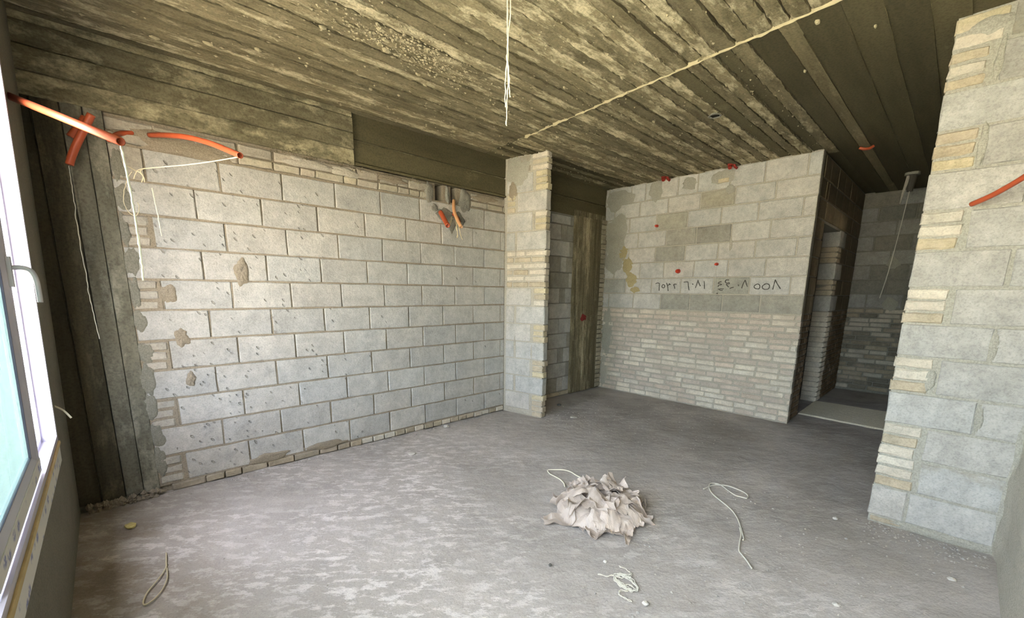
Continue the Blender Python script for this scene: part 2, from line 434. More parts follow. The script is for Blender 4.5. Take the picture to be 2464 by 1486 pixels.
POLY = {
 'rope': [(0.930,-2.750,0.008),(0.876,-2.706,0.008),(0.759,-2.683,0.008)],
 'rope_a': [(0.839,-2.963,0.008),(0.832,-2.928,0.008),(0.830,-2.889,0.008),(0.874,-2.821,0.008),(0.927,-2.753,0.008),(0.927,-2.703,0.008),(0.890,-2.683,0.008),(0.821,-2.701,0.008),(0.745,-2.748,0.008),(0.695,-2.801,0.008),(0.652,-2.857,0.008),(0.612,-2.910,0.008),(0.557,-2.968,0.008),(0.482,-3.022,0.008),(0.390,-3.071,0.008),(0.313,-3.107,0.008),(0.258,-3.134,0.008),(0.234,-3.137,0.008)],
 'rope_b': [(0.902,-2.713,0.008),(0.940,-2.759,0.008),(0.956,-2.812,0.008),(0.942,-2.892,0.008),(0.913,-2.941,0.008),(0.881,-2.961,0.008),(0.839,-2.963,0.008)],
 'rope_c': [(0.372,-3.073,0.008),(0.293,-3.107,0.008),(0.194,-3.132,0.008),(0.103,-3.159,0.008),(0.068,-3.186,0.008),(0.030,-3.223,0.008),(-0.026,-3.267,0.008)],
 'pile_string': [(0.227,-1.916,0.008),(0.235,-1.864,0.008),(0.254,-1.789,0.008),(0.242,-1.725,0.008),(0.184,-1.662,0.008),(0.140,-1.637,0.008),(0.098,-1.693,0.008),(0.087,-1.758,0.008),(0.076,-1.821,0.008),(0.043,-1.889,0.008),(0.002,-1.933,0.008)],
 'tangle_a': [(-0.636,-2.925,0.008),(-0.654,-2.918,0.008),(-0.675,-2.905,0.008),(-0.673,-2.869,0.008),(-0.669,-2.833,0.008),(-0.652,-2.797,0.008),(-0.632,-2.791,0.008),(-0.620,-2.793,0.008),(-0.596,-2.814,0.008),(-0.590,-2.848,0.008),(-0.605,-2.880,0.008),(-0.626,-2.920,0.008),(-0.640,-2.921,0.008),(-0.650,-2.919,0.008),(-0.666,-2.901,0.008),(-0.678,-2.860,0.008),(-0.665,-2.819,0.008),(-0.659,-2.801,0.008),(-0.626,-2.779,0.008),(-0.614,-2.778,0.008),(-0.593,-2.804,0.008),(-0.589,-2.847,0.008),(-0.604,-2.874,0.008),(-0.622,-2.915,0.008),(-0.632,-2.921,0.008),(-0.657,-2.918,0.008),(-0.661,-2.900,0.008),(-0.662,-2.875,0.008),(-0.650,-2.829,0.008),(-0.645,-2.799,0.008),(-0.621,-2.784,0.008),(-0.605,-2.784,0.008),(-0.584,-2.805,0.008),(-0.584,-2.840,0.008),(-0.585,-2.870,0.008),(-0.615,-2.911,0.008),(-0.632,-2.925,0.008),(-0.651,-2.926,0.008),(-0.672,-2.900,0.008),(-0.663,-2.863,0.008),(-0.662,-2.825,0.008),(-0.651,-2.802,0.008),(-0.635,-2.790,0.008),(-0.615,-2.793,0.008),(-0.599,-2.818,0.008),(-0.603,-2.851,0.008),(-0.611,-2.886,0.008),(-0.622,-2.914,0.008)],
 'tangle_b': [(-0.688,-2.719,0.008),(-0.663,-2.752,0.008),(-0.634,-2.783,0.008),(-0.616,-2.819,0.008),(-0.577,-2.830,0.008),(-0.545,-2.834,0.008),(-0.540,-2.793,0.008),(-0.539,-2.757,0.008)],
 'tangle_c': [(-0.675,-2.895,0.008),(-0.704,-2.874,0.008),(-0.724,-2.872,0.008),(-0.740,-2.890,0.008),(-0.738,-2.914,0.008),(-0.738,-2.952,0.008)],
 'tangle_d': [(-0.539,-2.827,0.008),(-0.602,-2.845,0.008),(-0.599,-2.809,0.008),(-0.630,-2.793,0.008),(-0.674,-2.849,0.008),(-0.637,-2.873,0.008),(-0.639,-2.906,0.008)],
 'loop': [(-2.322,-0.929,0.008),(-2.332,-1.031,0.008),(-2.340,-1.097,0.008),(-2.379,-1.185,0.008),(-2.427,-1.271,0.008),(-2.448,-1.340,0.008),(-2.444,-1.376,0.008),(-2.414,-1.360,0.008),(-2.375,-1.303,0.008),(-2.345,-1.206,0.008),(-2.336,-1.101,0.008)],
 'string1': [(-2.283,-1.367,2.073),(-2.281,-1.378,2.036),(-2.279,-1.399,1.969),(-2.277,-1.418,1.902),(-2.276,-1.437,1.836),(-2.276,-1.455,1.769),(-2.277,-1.472,1.702),(-2.278,-1.489,1.635),(-2.281,-1.503,1.569),(-2.284,-1.516,1.512)],
 'string2': [(-1.781,-1.045,2.179),(-1.859,-0.886,2.174),(-1.948,-0.715,2.171),(-2.042,-0.539,2.173),(-2.132,-0.366,2.176),(-2.157,-0.256,2.179)],
 'string2b': [(-2.128,-0.325,2.184),(-2.141,-0.301,2.172),(-2.132,-0.304,2.142),(-2.142,-0.288,2.112)],
 'string2c': [(-2.156,-0.287,2.174),(-2.139,-0.298,2.159),(-2.129,-0.304,2.136),(-2.129,-0.301,2.113)],
 'string2d': [(-2.156,-0.287,2.174),(-2.166,-0.267,2.154),(-2.174,-0.252,2.132)],
 'string2e': [(-2.157,-0.256,2.179),(-2.179,-0.168,2.212),(-2.196,-0.089,2.238)],
 'loop3': [(-2.176,-0.238,2.176),(-2.198,-0.219,2.138),(-2.218,-0.207,2.084),(-2.232,-0.201,2.023),(-2.231,-0.208,1.972),(-2.215,-0.226,1.933),(-2.193,-0.244,1.916),(-2.176,-0.248,1.935),(-2.167,-0.238,1.974),(-2.170,-0.220,2.000)],
 'string4': [(-2.085,-0.175,2.106),(-2.080,-0.177,2.011),(-2.075,-0.173,1.936),(-2.072,-0.167,1.865),(-2.068,-0.155,1.817)],
 'string5': [(-2.448,-0.086,2.185),(-2.450,-0.094,2.087),(-2.454,-0.112,1.944),(-2.458,-0.138,1.775),(-2.456,-0.176,1.581),(-2.456,-0.198,1.434),(-2.452,-0.219,1.310),(-2.444,-0.248,1.173)],
 'tube1': [(-2.613,-0.555,2.375),(-2.283,-1.412,2.059)],
 'tube2': [(-2.044,-0.006,2.464),(-1.984,-0.230,2.426),(-1.914,-0.467,2.377),(-1.845,-0.708,2.307),(-1.802,-0.925,2.231),(-1.791,-1.108,2.171)],
 'tube3': [(-2.254,-0.113,2.364),(-2.223,-0.056,2.405),(-2.188,-0.005,2.439),(-2.125,0.016,2.462)],
 'tube4': [(-2.316,-0.164,2.474),(-2.358,-0.146,2.390),(-2.398,-0.130,2.306),(-2.429,-0.120,2.234),(-2.445,-0.117,2.184)],
 'tube5': [(-2.340,-0.025,2.486),(-2.376,-0.028,2.423),(-2.420,-0.024,2.359)],
 'tubeA': [(0.217,-0.034,2.272),(0.202,-0.119,2.192),(0.187,-0.202,2.119)],
 'tubeB': [(0.419,0.009,2.419),(0.377,-0.045,2.332),(0.346,-0.101,2.272),(0.326,-0.175,2.193),(0.313,-0.254,2.115)],
 'tubeC': [(0.395,-0.006,2.277),(0.406,-0.062,2.243),(0.402,-0.109,2.184)],
 'wireA': [(0.347,-0.106,2.260),(0.339,-0.136,2.154),(0.333,-0.163,2.069),(0.320,-0.173,2.018)],
 'wireB': [(0.342,-0.147,2.194),(0.341,-0.189,2.088),(0.342,-0.228,1.999)],
 'wireC': [(0.323,-0.089,2.238),(0.271,-0.129,2.167),(0.223,-0.166,2.118)],
 'tubeR': [(1.072,-3.817,1.977),(1.000,-3.876,1.996),(0.927,-3.933,2.024),(0.849,-3.984,2.054),(0.788,-4.046,2.107)],
 'red_caps': [(3.200,-0.827,2.383),(3.200,-1.178,1.774),(3.200,-1.670,1.847)],
 'red_strings': [(3.210,-0.808,2.553),(3.210,-1.162,1.904),(3.210,-1.683,1.568)],
 'bag': [(-0.357,-2.174,0.000),(0.089,-2.588,0.000),(-0.383,-2.659,0.000),(0.302,-1.870,0.000),(-0.130,-2.386,0.000)],
 'cord_top': [(-0.840,-2.141,2.970)],
}
GLYPHS = [
 [(-0.864,1.611),(-0.891,1.623),(-0.918,1.617),(-0.922,1.589),(-0.923,1.518)],
 [(-0.973,1.602),(-0.961,1.581),(-0.967,1.562),(-0.986,1.556),(-1.001,1.570),(-0.995,1.594),(-0.973,1.602)],
 [(-1.024,1.622),(-1.039,1.589),(-1.048,1.555),(-1.057,1.514)],
 [(-1.029,1.611),(-1.043,1.593),(-1.060,1.598),(-1.065,1.613),(-1.075,1.598),(-1.086,1.606)],
 [(-1.147,1.545),(-1.137,1.580),(-1.127,1.597),(-1.147,1.606),(-1.169,1.602)],
 [(-1.264,1.630),(-1.294,1.634),(-1.320,1.630),(-1.329,1.588),(-1.344,1.526)],
 [(-1.379,1.608),(-1.389,1.605),(-1.385,1.596)],
 [(-1.452,1.657),(-1.440,1.608),(-1.425,1.557)],
 [(-1.449,1.649),(-1.468,1.612),(-1.488,1.578)],
 [(-1.530,1.640),(-1.538,1.588),(-1.542,1.546)],
 [(-1.745,1.635),(-1.714,1.625),(-1.710,1.611),(-1.739,1.603),(-1.745,1.595),(-1.713,1.587),(-1.709,1.570)],
 [(-1.712,1.542),(-1.746,1.546),(-1.781,1.546)],
 [(-1.724,1.536),(-1.750,1.526),(-1.770,1.532)],
 [(-1.834,1.652),(-1.800,1.653),(-1.789,1.635),(-1.804,1.616),(-1.834,1.619),(-1.839,1.606),(-1.806,1.601),(-1.823,1.579),(-1.839,1.567)],
 [(-1.852,1.548),(-1.873,1.560),(-1.897,1.565)],
 [(-1.942,1.596),(-1.950,1.588),(-1.945,1.582)],
 [(-2.017,1.650),(-2.000,1.609),(-1.986,1.552)],
 [(-2.017,1.650),(-2.032,1.609),(-2.048,1.571)],
 [(-2.155,1.604),(-2.129,1.586),(-2.124,1.567),(-2.140,1.550),(-2.175,1.547),(-2.185,1.567),(-2.177,1.593),(-2.155,1.604)],
 [(-2.246,1.606),(-2.218,1.586),(-2.211,1.564),(-2.230,1.543),(-2.270,1.543),(-2.286,1.567),(-2.277,1.596),(-2.246,1.606)],
 [(-2.337,1.650),(-2.330,1.600),(-2.322,1.538)],
 [(-2.337,1.650),(-2.362,1.603),(-2.401,1.546)],
 [(-1.697,1.488),(-1.709,1.492),(-1.706,1.483)],
]
# ------------------------------------------------------------------ block and brick meshes (shared)
def rough_piece(name, w, h, d, nx, nz, bev, jit, face, seed):
    rnd = random.Random(seed)
    xs = [-w/2, -w/2+bev] + [-w/2+bev+(w-2*bev)*i/(nx-1) for i in range(1, nx-1)] + [w/2-bev, w/2]
    zs = [-h/2, -h/2+bev] + [-h/2+bev+(h-2*bev)*i/(nz-1) for i in range(1, nz-1)] + [h/2-bev, h/2]
    NX, NZ = len(xs), len(zs); v = []; f = []
    for j, z in enumerate(zs):
        for i, x in enumerate(xs):
            ex, ez = i in (0, NX-1), j in (0, NZ-1)
            y = rnd.uniform(-face, face)
            if ex or ez:
                y = bev*(0.9 + (0.6 if ex and ez else 0)) + rnd.uniform(0, jit)
            dx = rnd.uniform(-jit, jit) if ez or ex else rnd.uniform(-jit, jit)*0.6
            dz = rnd.uniform(-jit, jit)*0.8
            v.append((x+dx, y, z+dz))
    idx = lambda i, j: j*NX+i
    for j in range(NZ-1):
        for i in range(NX-1):
            f.append((idx(i, j), idx(i+1, j), idx(i+1, j+1), idx(i, j+1)))
    loop = [idx(i, 0) for i in range(NX)] + [idx(NX-1, j) for j in range(1, NZ)] + [idx(i, NZ-1) for i in range(NX-2, -1, -1)] + [idx(0, j) for j in range(NZ-2, 0, -1)]
    n = len(v)
    for k in loop: v.append((v[k][0]*0.985, d, v[k][2]*0.985))
    L = len(loop)
    for k in range(L):
        q = (k+1) % L
        f.append((loop[q], loop[k], n+k, n+q))
    f.append(tuple(n+k for k in range(L)))
    return mesh_from(name, v, f)

PIECES = {}
def pieces(cls):
    spec = {'block': (0.405, 0.198, 0.09, 5, 3, 0.006, 0.003, 0.0018), 'half': (0.20, 0.198, 0.09, 3, 3, 0.006, 0.003, 0.0018),
            'brick': (0.235, 0.058, 0.085, 4, 2, 0.008, 0.004, 0.003), 'header': (0.112, 0.058, 0.085, 3, 2, 0.008, 0.004, 0.003)}[cls]
    return spec
def piece_mesh(cls, mat, k):
    key = (cls, mat.name, k)
    if key not in PIECES:
        me = rough_piece(cls, *pieces(cls), seed=hash((cls, k)) % 1000 if False else sum(map(ord, cls))*7+k)
        me.materials.append(mat)
        PIECES[key] = me
    return PIECES[key]

RB = random.Random(11)
def shade(c, lo=0.92, hi=1.06, warm=0.02):
    s = RB.uniform(lo, hi); w = RB.uniform(-warm, warm)
    return (c[0]*s*(1+w), c[1]*s, c[2]*s*(1-w), 1)

GREY = lin(186, 182, 172)
GREY_DARK = lin(162, 157, 143)
BEIGE = lin(190, 176, 150)
BEIGE_PALE = lin(214, 204, 184)
BEIGE_WARM = lin(200, 187, 154)

class Wall:
    def __init__(s, name, label, ox, oy, theta, mat, cat='wall', kind='structure'):
        s.o = Vector((ox, oy, 0)); s.th = theta
        s.u = Vector((math.cos(theta), math.sin(theta), 0)); s.n = Vector((-math.sin(theta), math.cos(theta), 0))
        s.name, s.label, s.mat, s.cat, s.kind = name, label, mat, cat, kind
        s.mb = MB(); s.root = None
    def P(s, u, d, z): return s.o + s.u*u + s.n*d + Vector((0, 0, z))
    def slab(s, u0, u1, d0, d1, z0, z1): s.mb.box(u0, u1, d0, d1, z0, z1); return s
    def done(s):
        s.mb.v = [tuple(s.P(*q)) for q in s.mb.v]
        s.root = s.mb.build(s.name, s.mat)
        tag(s.root, s.label, s.cat, kind=s.kind)
        return s
    def piece(s, u0, u1, z0, z1, mat, color, proud=0.0, name=None, gap=0.010, depth=1.0, tilt=0.0):
        w, h = u1-u0-gap, z1-z0-gap
        cls = ('brick' if w > 0.16 else 'header') if h < 0.1 else ('block' if w > 0.27 else 'half')
        sp = pieces(cls)
        o = link(name or ('brick' if h < 0.1 else 'concrete_block'), piece_mesh(cls, mat, RB.randrange(7)), None, s.root, color)
        o.location = s.P((u0+u1)/2, -proud, (z0+z1)/2)
        flip = RB.choice((0, 1))
        o.rotation_euler = (0, tilt + (math.pi if flip else 0), s.th)
        # turning a piece half over about its own facing keeps the face outwards
        o.scale = (w/sp[0], depth, h/sp[1])
        return o
    def course(s, us, z0, z1, mat, color, proud=0.0, gap=0.010, name=None, jit=0.003, skip=(), colors=None):
        for i, (a, b) in enumerate(zip(us, us[1:])):
            if i in skip: continue
            c = colors.get(i, None) if colors else None
            s.piece(a+RB.uniform(-jit, jit)*0.5, b+RB.uniform(-jit, jit)*0.5, z0+RB.uniform(-jit, jit)*0.5, z1, mat, c or (shade(color) if not callable(color) else color()), proud+RB.uniform(-jit, jit)*0.6, name, gap)
    def patch(s, u, z, ru, rz, mat, thick=0.008, seed=0, name='mortar_patch', base=0.0):
        rnd = random.Random(seed*13+5); N = 22; v = [tuple(s.P(u, -base-thick, z))]; f = []
        for r in range(1, 5):
            for k in range(N):
                a = 2*math.pi*k/N
                q = 1+0.42*fbm(math.cos(a)*1.3+seed*3.1, math.sin(a)*1.3, seed*1.7, 3)
                rr = r/4*q; t = thick*(1-(r/4)**3)*(1+0.5*rnd.uniform(-1, 1)) if r < 4 else -0.012
                v.append(tuple(s.P(u+math.cos(a)*ru*rr, -base-t, z+math.sin(a)*rz*rr)))
        for k in range(N):
            f.append((0, 1+k, 1+(k+1) % N))
            for r in range(3):
                a, b = 1+r*N+k, 1+r*N+(k+1) % N
                f.append((a, a+N, b+N, b))
        me = mesh_from(name, v, f, True)
        bm = bmesh.new(); bm.from_mesh(me); bmesh.ops.recalc_face_normals(bm, faces=bm.faces)
        bm.to_mesh(me); bm.free()
        # face the room
        if me.polygons and sum((p.normal.dot(-s.n)) for p in me.polygons) < 0: me.flip_normals()
        return link(name, me, mat, s.root)

def runs(u0, u1, step, off, jit=0.0):
    us = [u0]; u = u0+off
    while u < u1-0.05:
        if u > u0+0.04: us.append(u+RB.uniform(-jit, jit))
        u += step
    us.append(u1); return us

CEIL = 2.97
M_MORTAR_GREY2 = mortar_material('mortar_ash', lin(150, 146, 132), lin(172, 168, 154), 5)
M_SMEAR = mortar_material('mortar_smear', lin(152, 147, 131), lin(180, 175, 160), 6)
M_COLUMN_SMEAR = mortar_material('column_smear', lin(122, 119, 104), lin(148, 144, 128), 6)
HALF_PI = math.pi/2

# ------------------------------------------------------------------ floor
def make_floor():
    x0, x1, y0, y1, st = -2.78, 6.25, -4.45, 0.30, 0.04
    nx, ny = int((x1-x0)/st)+1, int((y1-y0)/st)+1
    v = []; f = []
    for j in range(ny):
        for i in range(nx):
            x, y = x0+i*st, y0+j*st
            # ripples of trowelled screed run across the room
            s = (x*0.78-y*0.62); t = (x*0.62+y*0.78)
            h = 0.006*fbm(x*1.1, y*1.1, 0.3, 2) + 0.0035*fbm(s*3.0, t*9.0, 2.1, 3) + 0.002*fbm(x*9, y*9, 5.5, 2)
            near = max(0, 0.10-abs(y+0.03))/0.10 if x < 1.1 else 0
            h += 0.012*near*max(0, fbm(x*4, y*4, 9.1, 2)+0.3)
            v.append((x, y, h-0.001))
    for j in range(ny-1):
        for i in range(nx-1):
            a = j*nx+i
            f.append((a, a+1, a+nx+1, a+nx))
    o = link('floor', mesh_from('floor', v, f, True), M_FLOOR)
    tag(o, 'bare grey dusty screed floor with pale scuffs', 'floor', kind='structure')
    b = MB().box(-3.0, 6.5, -7.6, 1.5, -0.35, -0.05)
    s = b.build('floor_slab', M_MORTAR_GREY, o)
make_floor()

# ------------------------------------------------------------------ wall_back: the long block wall
A = Wall('wall_back', 'long wall of large pale grey blocks running from the window corner to the narrow stub wall', 0, 0, 0, M_MORTAR)
A.slab(-2.27, 1.30, 0.030, 0.20, -0.02, 2.385); A.slab(-2.27, -2.098, 0.006, 0.05, 0.06, 2.17)
H0, H1, H2, H3 = 0.19, 0.285, 0.385, 0.45
A.slab(-2.27, H0, 0.02, 0.20, 2.385, 2.56); A.slab(H1, H2, 0.02, 0.20, 2.385, 2.56); A.slab(H3, 1.30, 0.02, 0.20, 2.385, 2.56)
A.slab(H0-0.01, H3+0.01, 0.16, 0.20, 2.38, 2.57)
A.done()
Z0, HB, LB = 0.0684, 0.21, 0.41788
for k in range(1, 12):
    z0, z1 = Z0+(k-1)*HB, Z0+k*HB
    if k % 2:
        us = [0.4134+n*LB for n in range(-6, 2)] + [1.148]
        st = [-2.262, us[0]-0.004]
        if k == 11:
            A.piece(st[0], us[0], z0, z1, M_BLOCK_STAINED, shade(mixc(BEIGE, GREY, 0.6), 0.8, 0.85), 0.0, 'brick')
        else:
            for q in range(3):
                A.piece(st[0]+RB.uniform(0, 0.012), st[1]-RB.uniform(0, 0.02), z0+0.068*q+0.004, z0+0.068*q+0.068, M_BRICK, shade(mixc(BEIGE, GREY, 0.6), 0.80, 0.92), RB.uniform(-0.003, 0.003), gap=0.008)
    else:
        us = [0.6689+n*LB for n in range(-7, 2)] + [1.148]
        us[0] = -2.262
    A.course(us, z0, z1, M_BLOCK_KEYED, lambda: shade(GREY, 0.93, 1.05), gap=0.0095)
# bed joints: one ragged strip of mortar between each two courses
def bed(w, u0, u1, z, hh, mat, d0=0.004, d1=0.03, seed=0, name='bed_joint'):
    n = int((u1-u0)/0.09); v = []; f = []
    for i in range(n+1):
        u = u0+(u1-u0)*i/n
        q = 0.0025*mn.noise(Vector((u*7, seed*3.3, 1.0))); dd = d0+0.003*mn.noise(Vector((u*5, seed*2.3, 7.0)))
        a = hh/2
        v += [tuple(w.P(u, d1, z-a)), tuple(w.P(u, dd, z-a+q)), tuple(w.P(u, dd, z+a+q)), tuple(w.P(u, d1, z+a))]
    for i in range(n):
        for c in range(3):
            k = 4*i+c
            f.append((k, k+4, k+5, k+1))
    me = mesh_from(name, v, f)
    return link(name, me, mat, w.root)
for k in range(0, 12):
    bed(A, -2.262, 1.15, Z0+k*HB, 0.016, M_MORTAR, 0.0045, 0.031, k)
# half of the upright joints are smeared nearly full, the rest stand open
for k in range(1, 12):
    z0 = Z0+(k-1)*HB
    us = [(0.4134 if k % 2 else 0.6689)+n*LB for n in range(-7, 2)]
    for u in us:
        if -2.2 < u < 1.12:
            w = 0.006
            sm = MB(); y = 0.013 if RB.random() < 0.6 else 0.006
            sm.box(u-w+RB.uniform(0, .003), u+w, y, 0.032, z0+0.01, z0+HB-0.01)
            sm.build('upright_joint', M_MORTAR, A.root)
# brick footing course
u = -2.20; i = 0
while u < 1.12:
    w = RB.uniform(0.112, 0.122) if u > -1.0 else RB.uniform(0.11, 0.24)
    A.piece(u, min(u+w, 1.145), 0.004, 0.064, M_BRICK, shade(BEIGE_PALE if u > -0.9 and RB.random() < .5 else BEIGE, 0.80 if u > -0.9 else 0.62, 0.95 if u > -0.9 else 0.76), RB.uniform(0.002, 0.010), gap=0.009)
    u += w
# levelling bricks below the beam, leaving the two conduit holes open
u = -2.25
while u < 1.13:
    w = RB.choice((0.235, 0.235, 0.12, 0.2)); e = min(u+w, 1.148)
    if e < H0-0.02 or u > H3+0.02:
        A.piece(u, e, 2.388, 2.452, M_BRICK, shade(mixc(BEIGE_WARM if RB.random() < .4 else BEIGE, GREY, 0.4), 0.78, 0.95), RB.uniform(-0.002, 0.006))
        A.piece(u+RB.uniform(-.03, .03), e, 2.456, 2.535, M_BRICK, shade(mixc(BEIGE, GREY, 0.4), 0.70, 0.92), RB.uniform(-0.008, 0.004))
    u += w
for i, (u, z, ru, rz, m) in enumerate([(0.110, 2.44, 0.055, 0.11, M_MORTAR_GREY), (0.336, 2.45, 0.030, 0.10, M_MORTAR_GREY), (0.56, 2.42, 0.085, 0.13, M_MORTAR_GREY), (0.30, 2.26, 0.14, 0.075, M_MORTAR_GREY),
        (0.48, 2.22, 0.09, 0.10, M_MORTAR_GREY), (0.38, 2.16, 0.06, 0.09, M_MORTAR_GREY), (0.17, 2.31, 0.05, 0.045, M_MORTAR_GREY), (-1.72, 2.43, 0.20, 0.06, M_MORTAR), (-1.93, 2.44, 0.22, 0.07, M_MORTAR), (-1.05, 2.49, 0.20, 0.04, M_MORTAR_PALE),
        (-0.74, 2.48, 0.14, 0.04, M_MORTAR_PALE), (-0.30, 2.50, 0.16, 0.035, M_MORTAR), (0.86, 2.50, 0.2, 0.035, M_MORTAR), (-1.60, 1.60, 0.055, 0.12, M_MORTAR), (-1.55, 0.095, 0.20, 0.05, M_MORTAR), (-1.05, 0.085, 0.22, 0.04, M_MORTAR), (-2.06, 1.44, 0.05, 0.08, M_MORTAR), (-2.02, 1.14, 0.05, 0.08, M_MORTAR), (-2.0, 0.82, 0.04, 0.06, M_MORTAR)]):
    A.patch(u, z, ru, rz, m, 0.010 if rz > 0.05 else 0.012, i+1)
# chunky rubble squeezed out under the beam
def crumbs(name, w, u0, u1, z0, z1, n, r0, r1, mat, seed, d=0.0):
    rnd = random.Random(seed); mb = MB()
    for _ in range(n):
        c = w.P(rnd.uniform(u0, u1), -d-rnd.uniform(-0.004, 0.010), rnd.uniform(z0, z1)); r = rnd.uniform(r0, r1); b = len(mb.v)
        for q in ((1, 0, 0), (-1, 0, 0), (0, 1, 0), (0, -1, 0), (0, 0, 1), (0, 0, -1)):
            mb.v.append(tuple(c+Vector([q[i]*r*rnd.uniform(0.6, 1.3) for i in range(3)])))
        mb.f += [(b+a, b+e, b+t) for t in (4, 5) for a, e in ((0, 2), (2, 1), (1, 3), (3, 0))]
    o = mb.build(name, mat, w.root); o['kind'] = 'stuff'
    return o
for i in range(11):
    A.patch(-2.235+RB.uniform(-.01, .02), 0.25+i*0.2, RB.uniform(0.03, 0.07), RB.uniform(0.08, 0.16), M_COLUMN_SMEAR, 0.006, 200+i)
crumbs('mortar_crumbs', A, -1.35, -0.68, 2.51, 2.58, 140, 0.003, 0.008, M_CEIL, 4, 0.014)
crumbs('mortar_crumbs', A, -0.68, 0.2, 2.50, 2.55, 70, 0.003, 0.008, M_CEIL, 5, 0.004)

# ------------------------------------------------------------------ concrete beam over wall_back and the alcove
beam = Wall('concrete_beam', 'board-marked concrete beam above the long grey block wall', 0, 0, 0, M_BEAM, 'beam')
beam.slab(-2.9, -0.668, -0.014, 0.25, 2.552, 3.0); beam.slab(-0.66, 1.30, 0.02, 0.25, 2.55, 3.0); beam.slab(1.30, 3.4, 0.05, 0.25, 2.50, 3.0)
beam.done()
def board(w, u0, u1, z0, z1, d, mat, seed, along='u', name='board_print', amp=0.004, thick=0.03, edge=0.006):
    """one cast board print: a strip with an uneven face and ragged edges"""
    L = (u1-u0) if along == 'u' else (z1-z0); W = (z1-z0) if along == 'u' else (u1-u0)
    n = max(4, int(L/0.07)); cs = [0, 0.03, 0.35, 0.68, 0.97, 1]; v = []; f = []
    for i in range(n+1):
        t = i/n
        for k, c in enumerate(cs):
            rag = edge*mn.noise(Vector((t*L*11, seed*5.1+k, 2.0))) if k in (0, 5) else 0
            dd = d + amp*fbm(t*L*2.2, c*1.7+seed*3.7, seed*1.3, 3)
            if k in (0, 5): dd = d+thick
            if k in (1, 4): dd += 0.002+0.003*mn.noise(Vector((t*L*16, seed*2.2, k)))
            a, b = t*L, c*W+rag
            v.append(tuple(w.P(u0+a, dd, z0+b)) if along == 'u' else tuple(w.P(u0+b, dd, z0+a)))
    m = len(cs)
    for i in range(n):
        for k in range(m-1):
            q = i*m+k
            f.append((q, q+m, q+m+1, q+1) if along == 'u' else (q, q+1, q+m+1, q+m))
    n0 = 0
    f.append(tuple(range(m-1, -1, -1)) if along == 'u' else tuple(range(m)))
    f.append(tuple(range(n*m, n*m+m)) if along == 'u' else tuple(range(n*m+m-1, n*m-1, -1)))
    return link(name, mesh_from(name, v, f), mat, w.root)
sd = 0
for z0, z1, dd in ((2.548, 2.672, -0.022), (2.676, 2.80, -0.034), (2.806, 2.925, -0.028), (2.93, 2.985, -0.018)):
    board(beam, -2.66, -0.665, z0, z1, dd, M_BEAM, sd, amp=0.006, thick=0.014); sd += 1
for z0, z1, dd in ((2.555, 2.575, -0.014), (2.577, 2.76, 0.002), (2.764, 2.985, 0.0)):
    board(beam, -0.655, 1.155, z0, z1, dd, M_PANEL, sd, amp=0.004); sd += 1
for z0, z1 in ((2.505, 2.74), (2.744, 2.985)):
    board(beam, 1.31, 3.24, z0, z1, 0.03, M_PANEL, sd, amp=0.004); sd += 1

# ------------------------------------------------------------------ corner column beside the window
colw = Wall('concrete_column', 'dark board-marked concrete column in the corner between window and block wall', 0, 0, 0, M_COLUMN, 'column')
colw.slab(-2.95, -2.265, 0.02, 0.3, -0.05, 3.0); colw.done()
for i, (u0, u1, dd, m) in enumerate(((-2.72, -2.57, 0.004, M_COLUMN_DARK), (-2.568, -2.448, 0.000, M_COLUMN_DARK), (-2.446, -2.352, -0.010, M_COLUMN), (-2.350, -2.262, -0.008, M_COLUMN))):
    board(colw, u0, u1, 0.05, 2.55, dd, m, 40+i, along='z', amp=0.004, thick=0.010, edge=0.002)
crumbs('column_foot_rubble', colw, -2.64, -2.26, 0.0, 0.05, 90, 0.008, 0.026, M_MORTAR, 8, 0.02)

# ------------------------------------------------------------------ wall_stub: the short toothed wall between room and alcove
TH_E = math.atan2(-0.565, 0.10)
E_ = Wall('wall_stub', 'narrow stub wall with toothed brick edge, standing between the long wall and the dark alcove', 1.150, -0.004, TH_E, M_MORTAR_PALE)
LE = 0.572
E_.slab(-0.02, LE-0.018, 0.005, 0.08, -0.02, CEIL+0.01); E_.done()
ZE = 0.06
def e_bricks(u0, u1, z0, z1, n, col=BEIGE_PALE, full=False):
    h = (z1-z0)/n
    for q in range(n):
        if full:
            cut = [u0, u0+RB.uniform(0.18, 0.3), u1+RB.uniform(-0.006, 0.012)] if q % 2 else [u0, u0+RB.uniform(0.08, 0.14), u0+RB.uniform(0.3, 0.36), u1+RB.uniform(-0.006, 0.012)]
            for a, b in zip(cut, cut[1:]):
                E_.piece(a, b, z0+q*h, z0+(q+1)*h, M_BRICK, shade(RB.choice((BEIGE, BEIGE_PALE, col)), 0.86, 1.05), RB.uniform(-.003, .005), gap=0.013)
        else:
            E_.piece(u0, u1+RB.uniform(-0.008, 0.016), z0+q*h, z0+(q+1)*h, M_BRICK, shade(RB.choice((BEIGE, BEIGE_PALE, BEIGE_WARM)), 0.9, 1.05), RB.uniform(-.003, .006), gap=0.012)
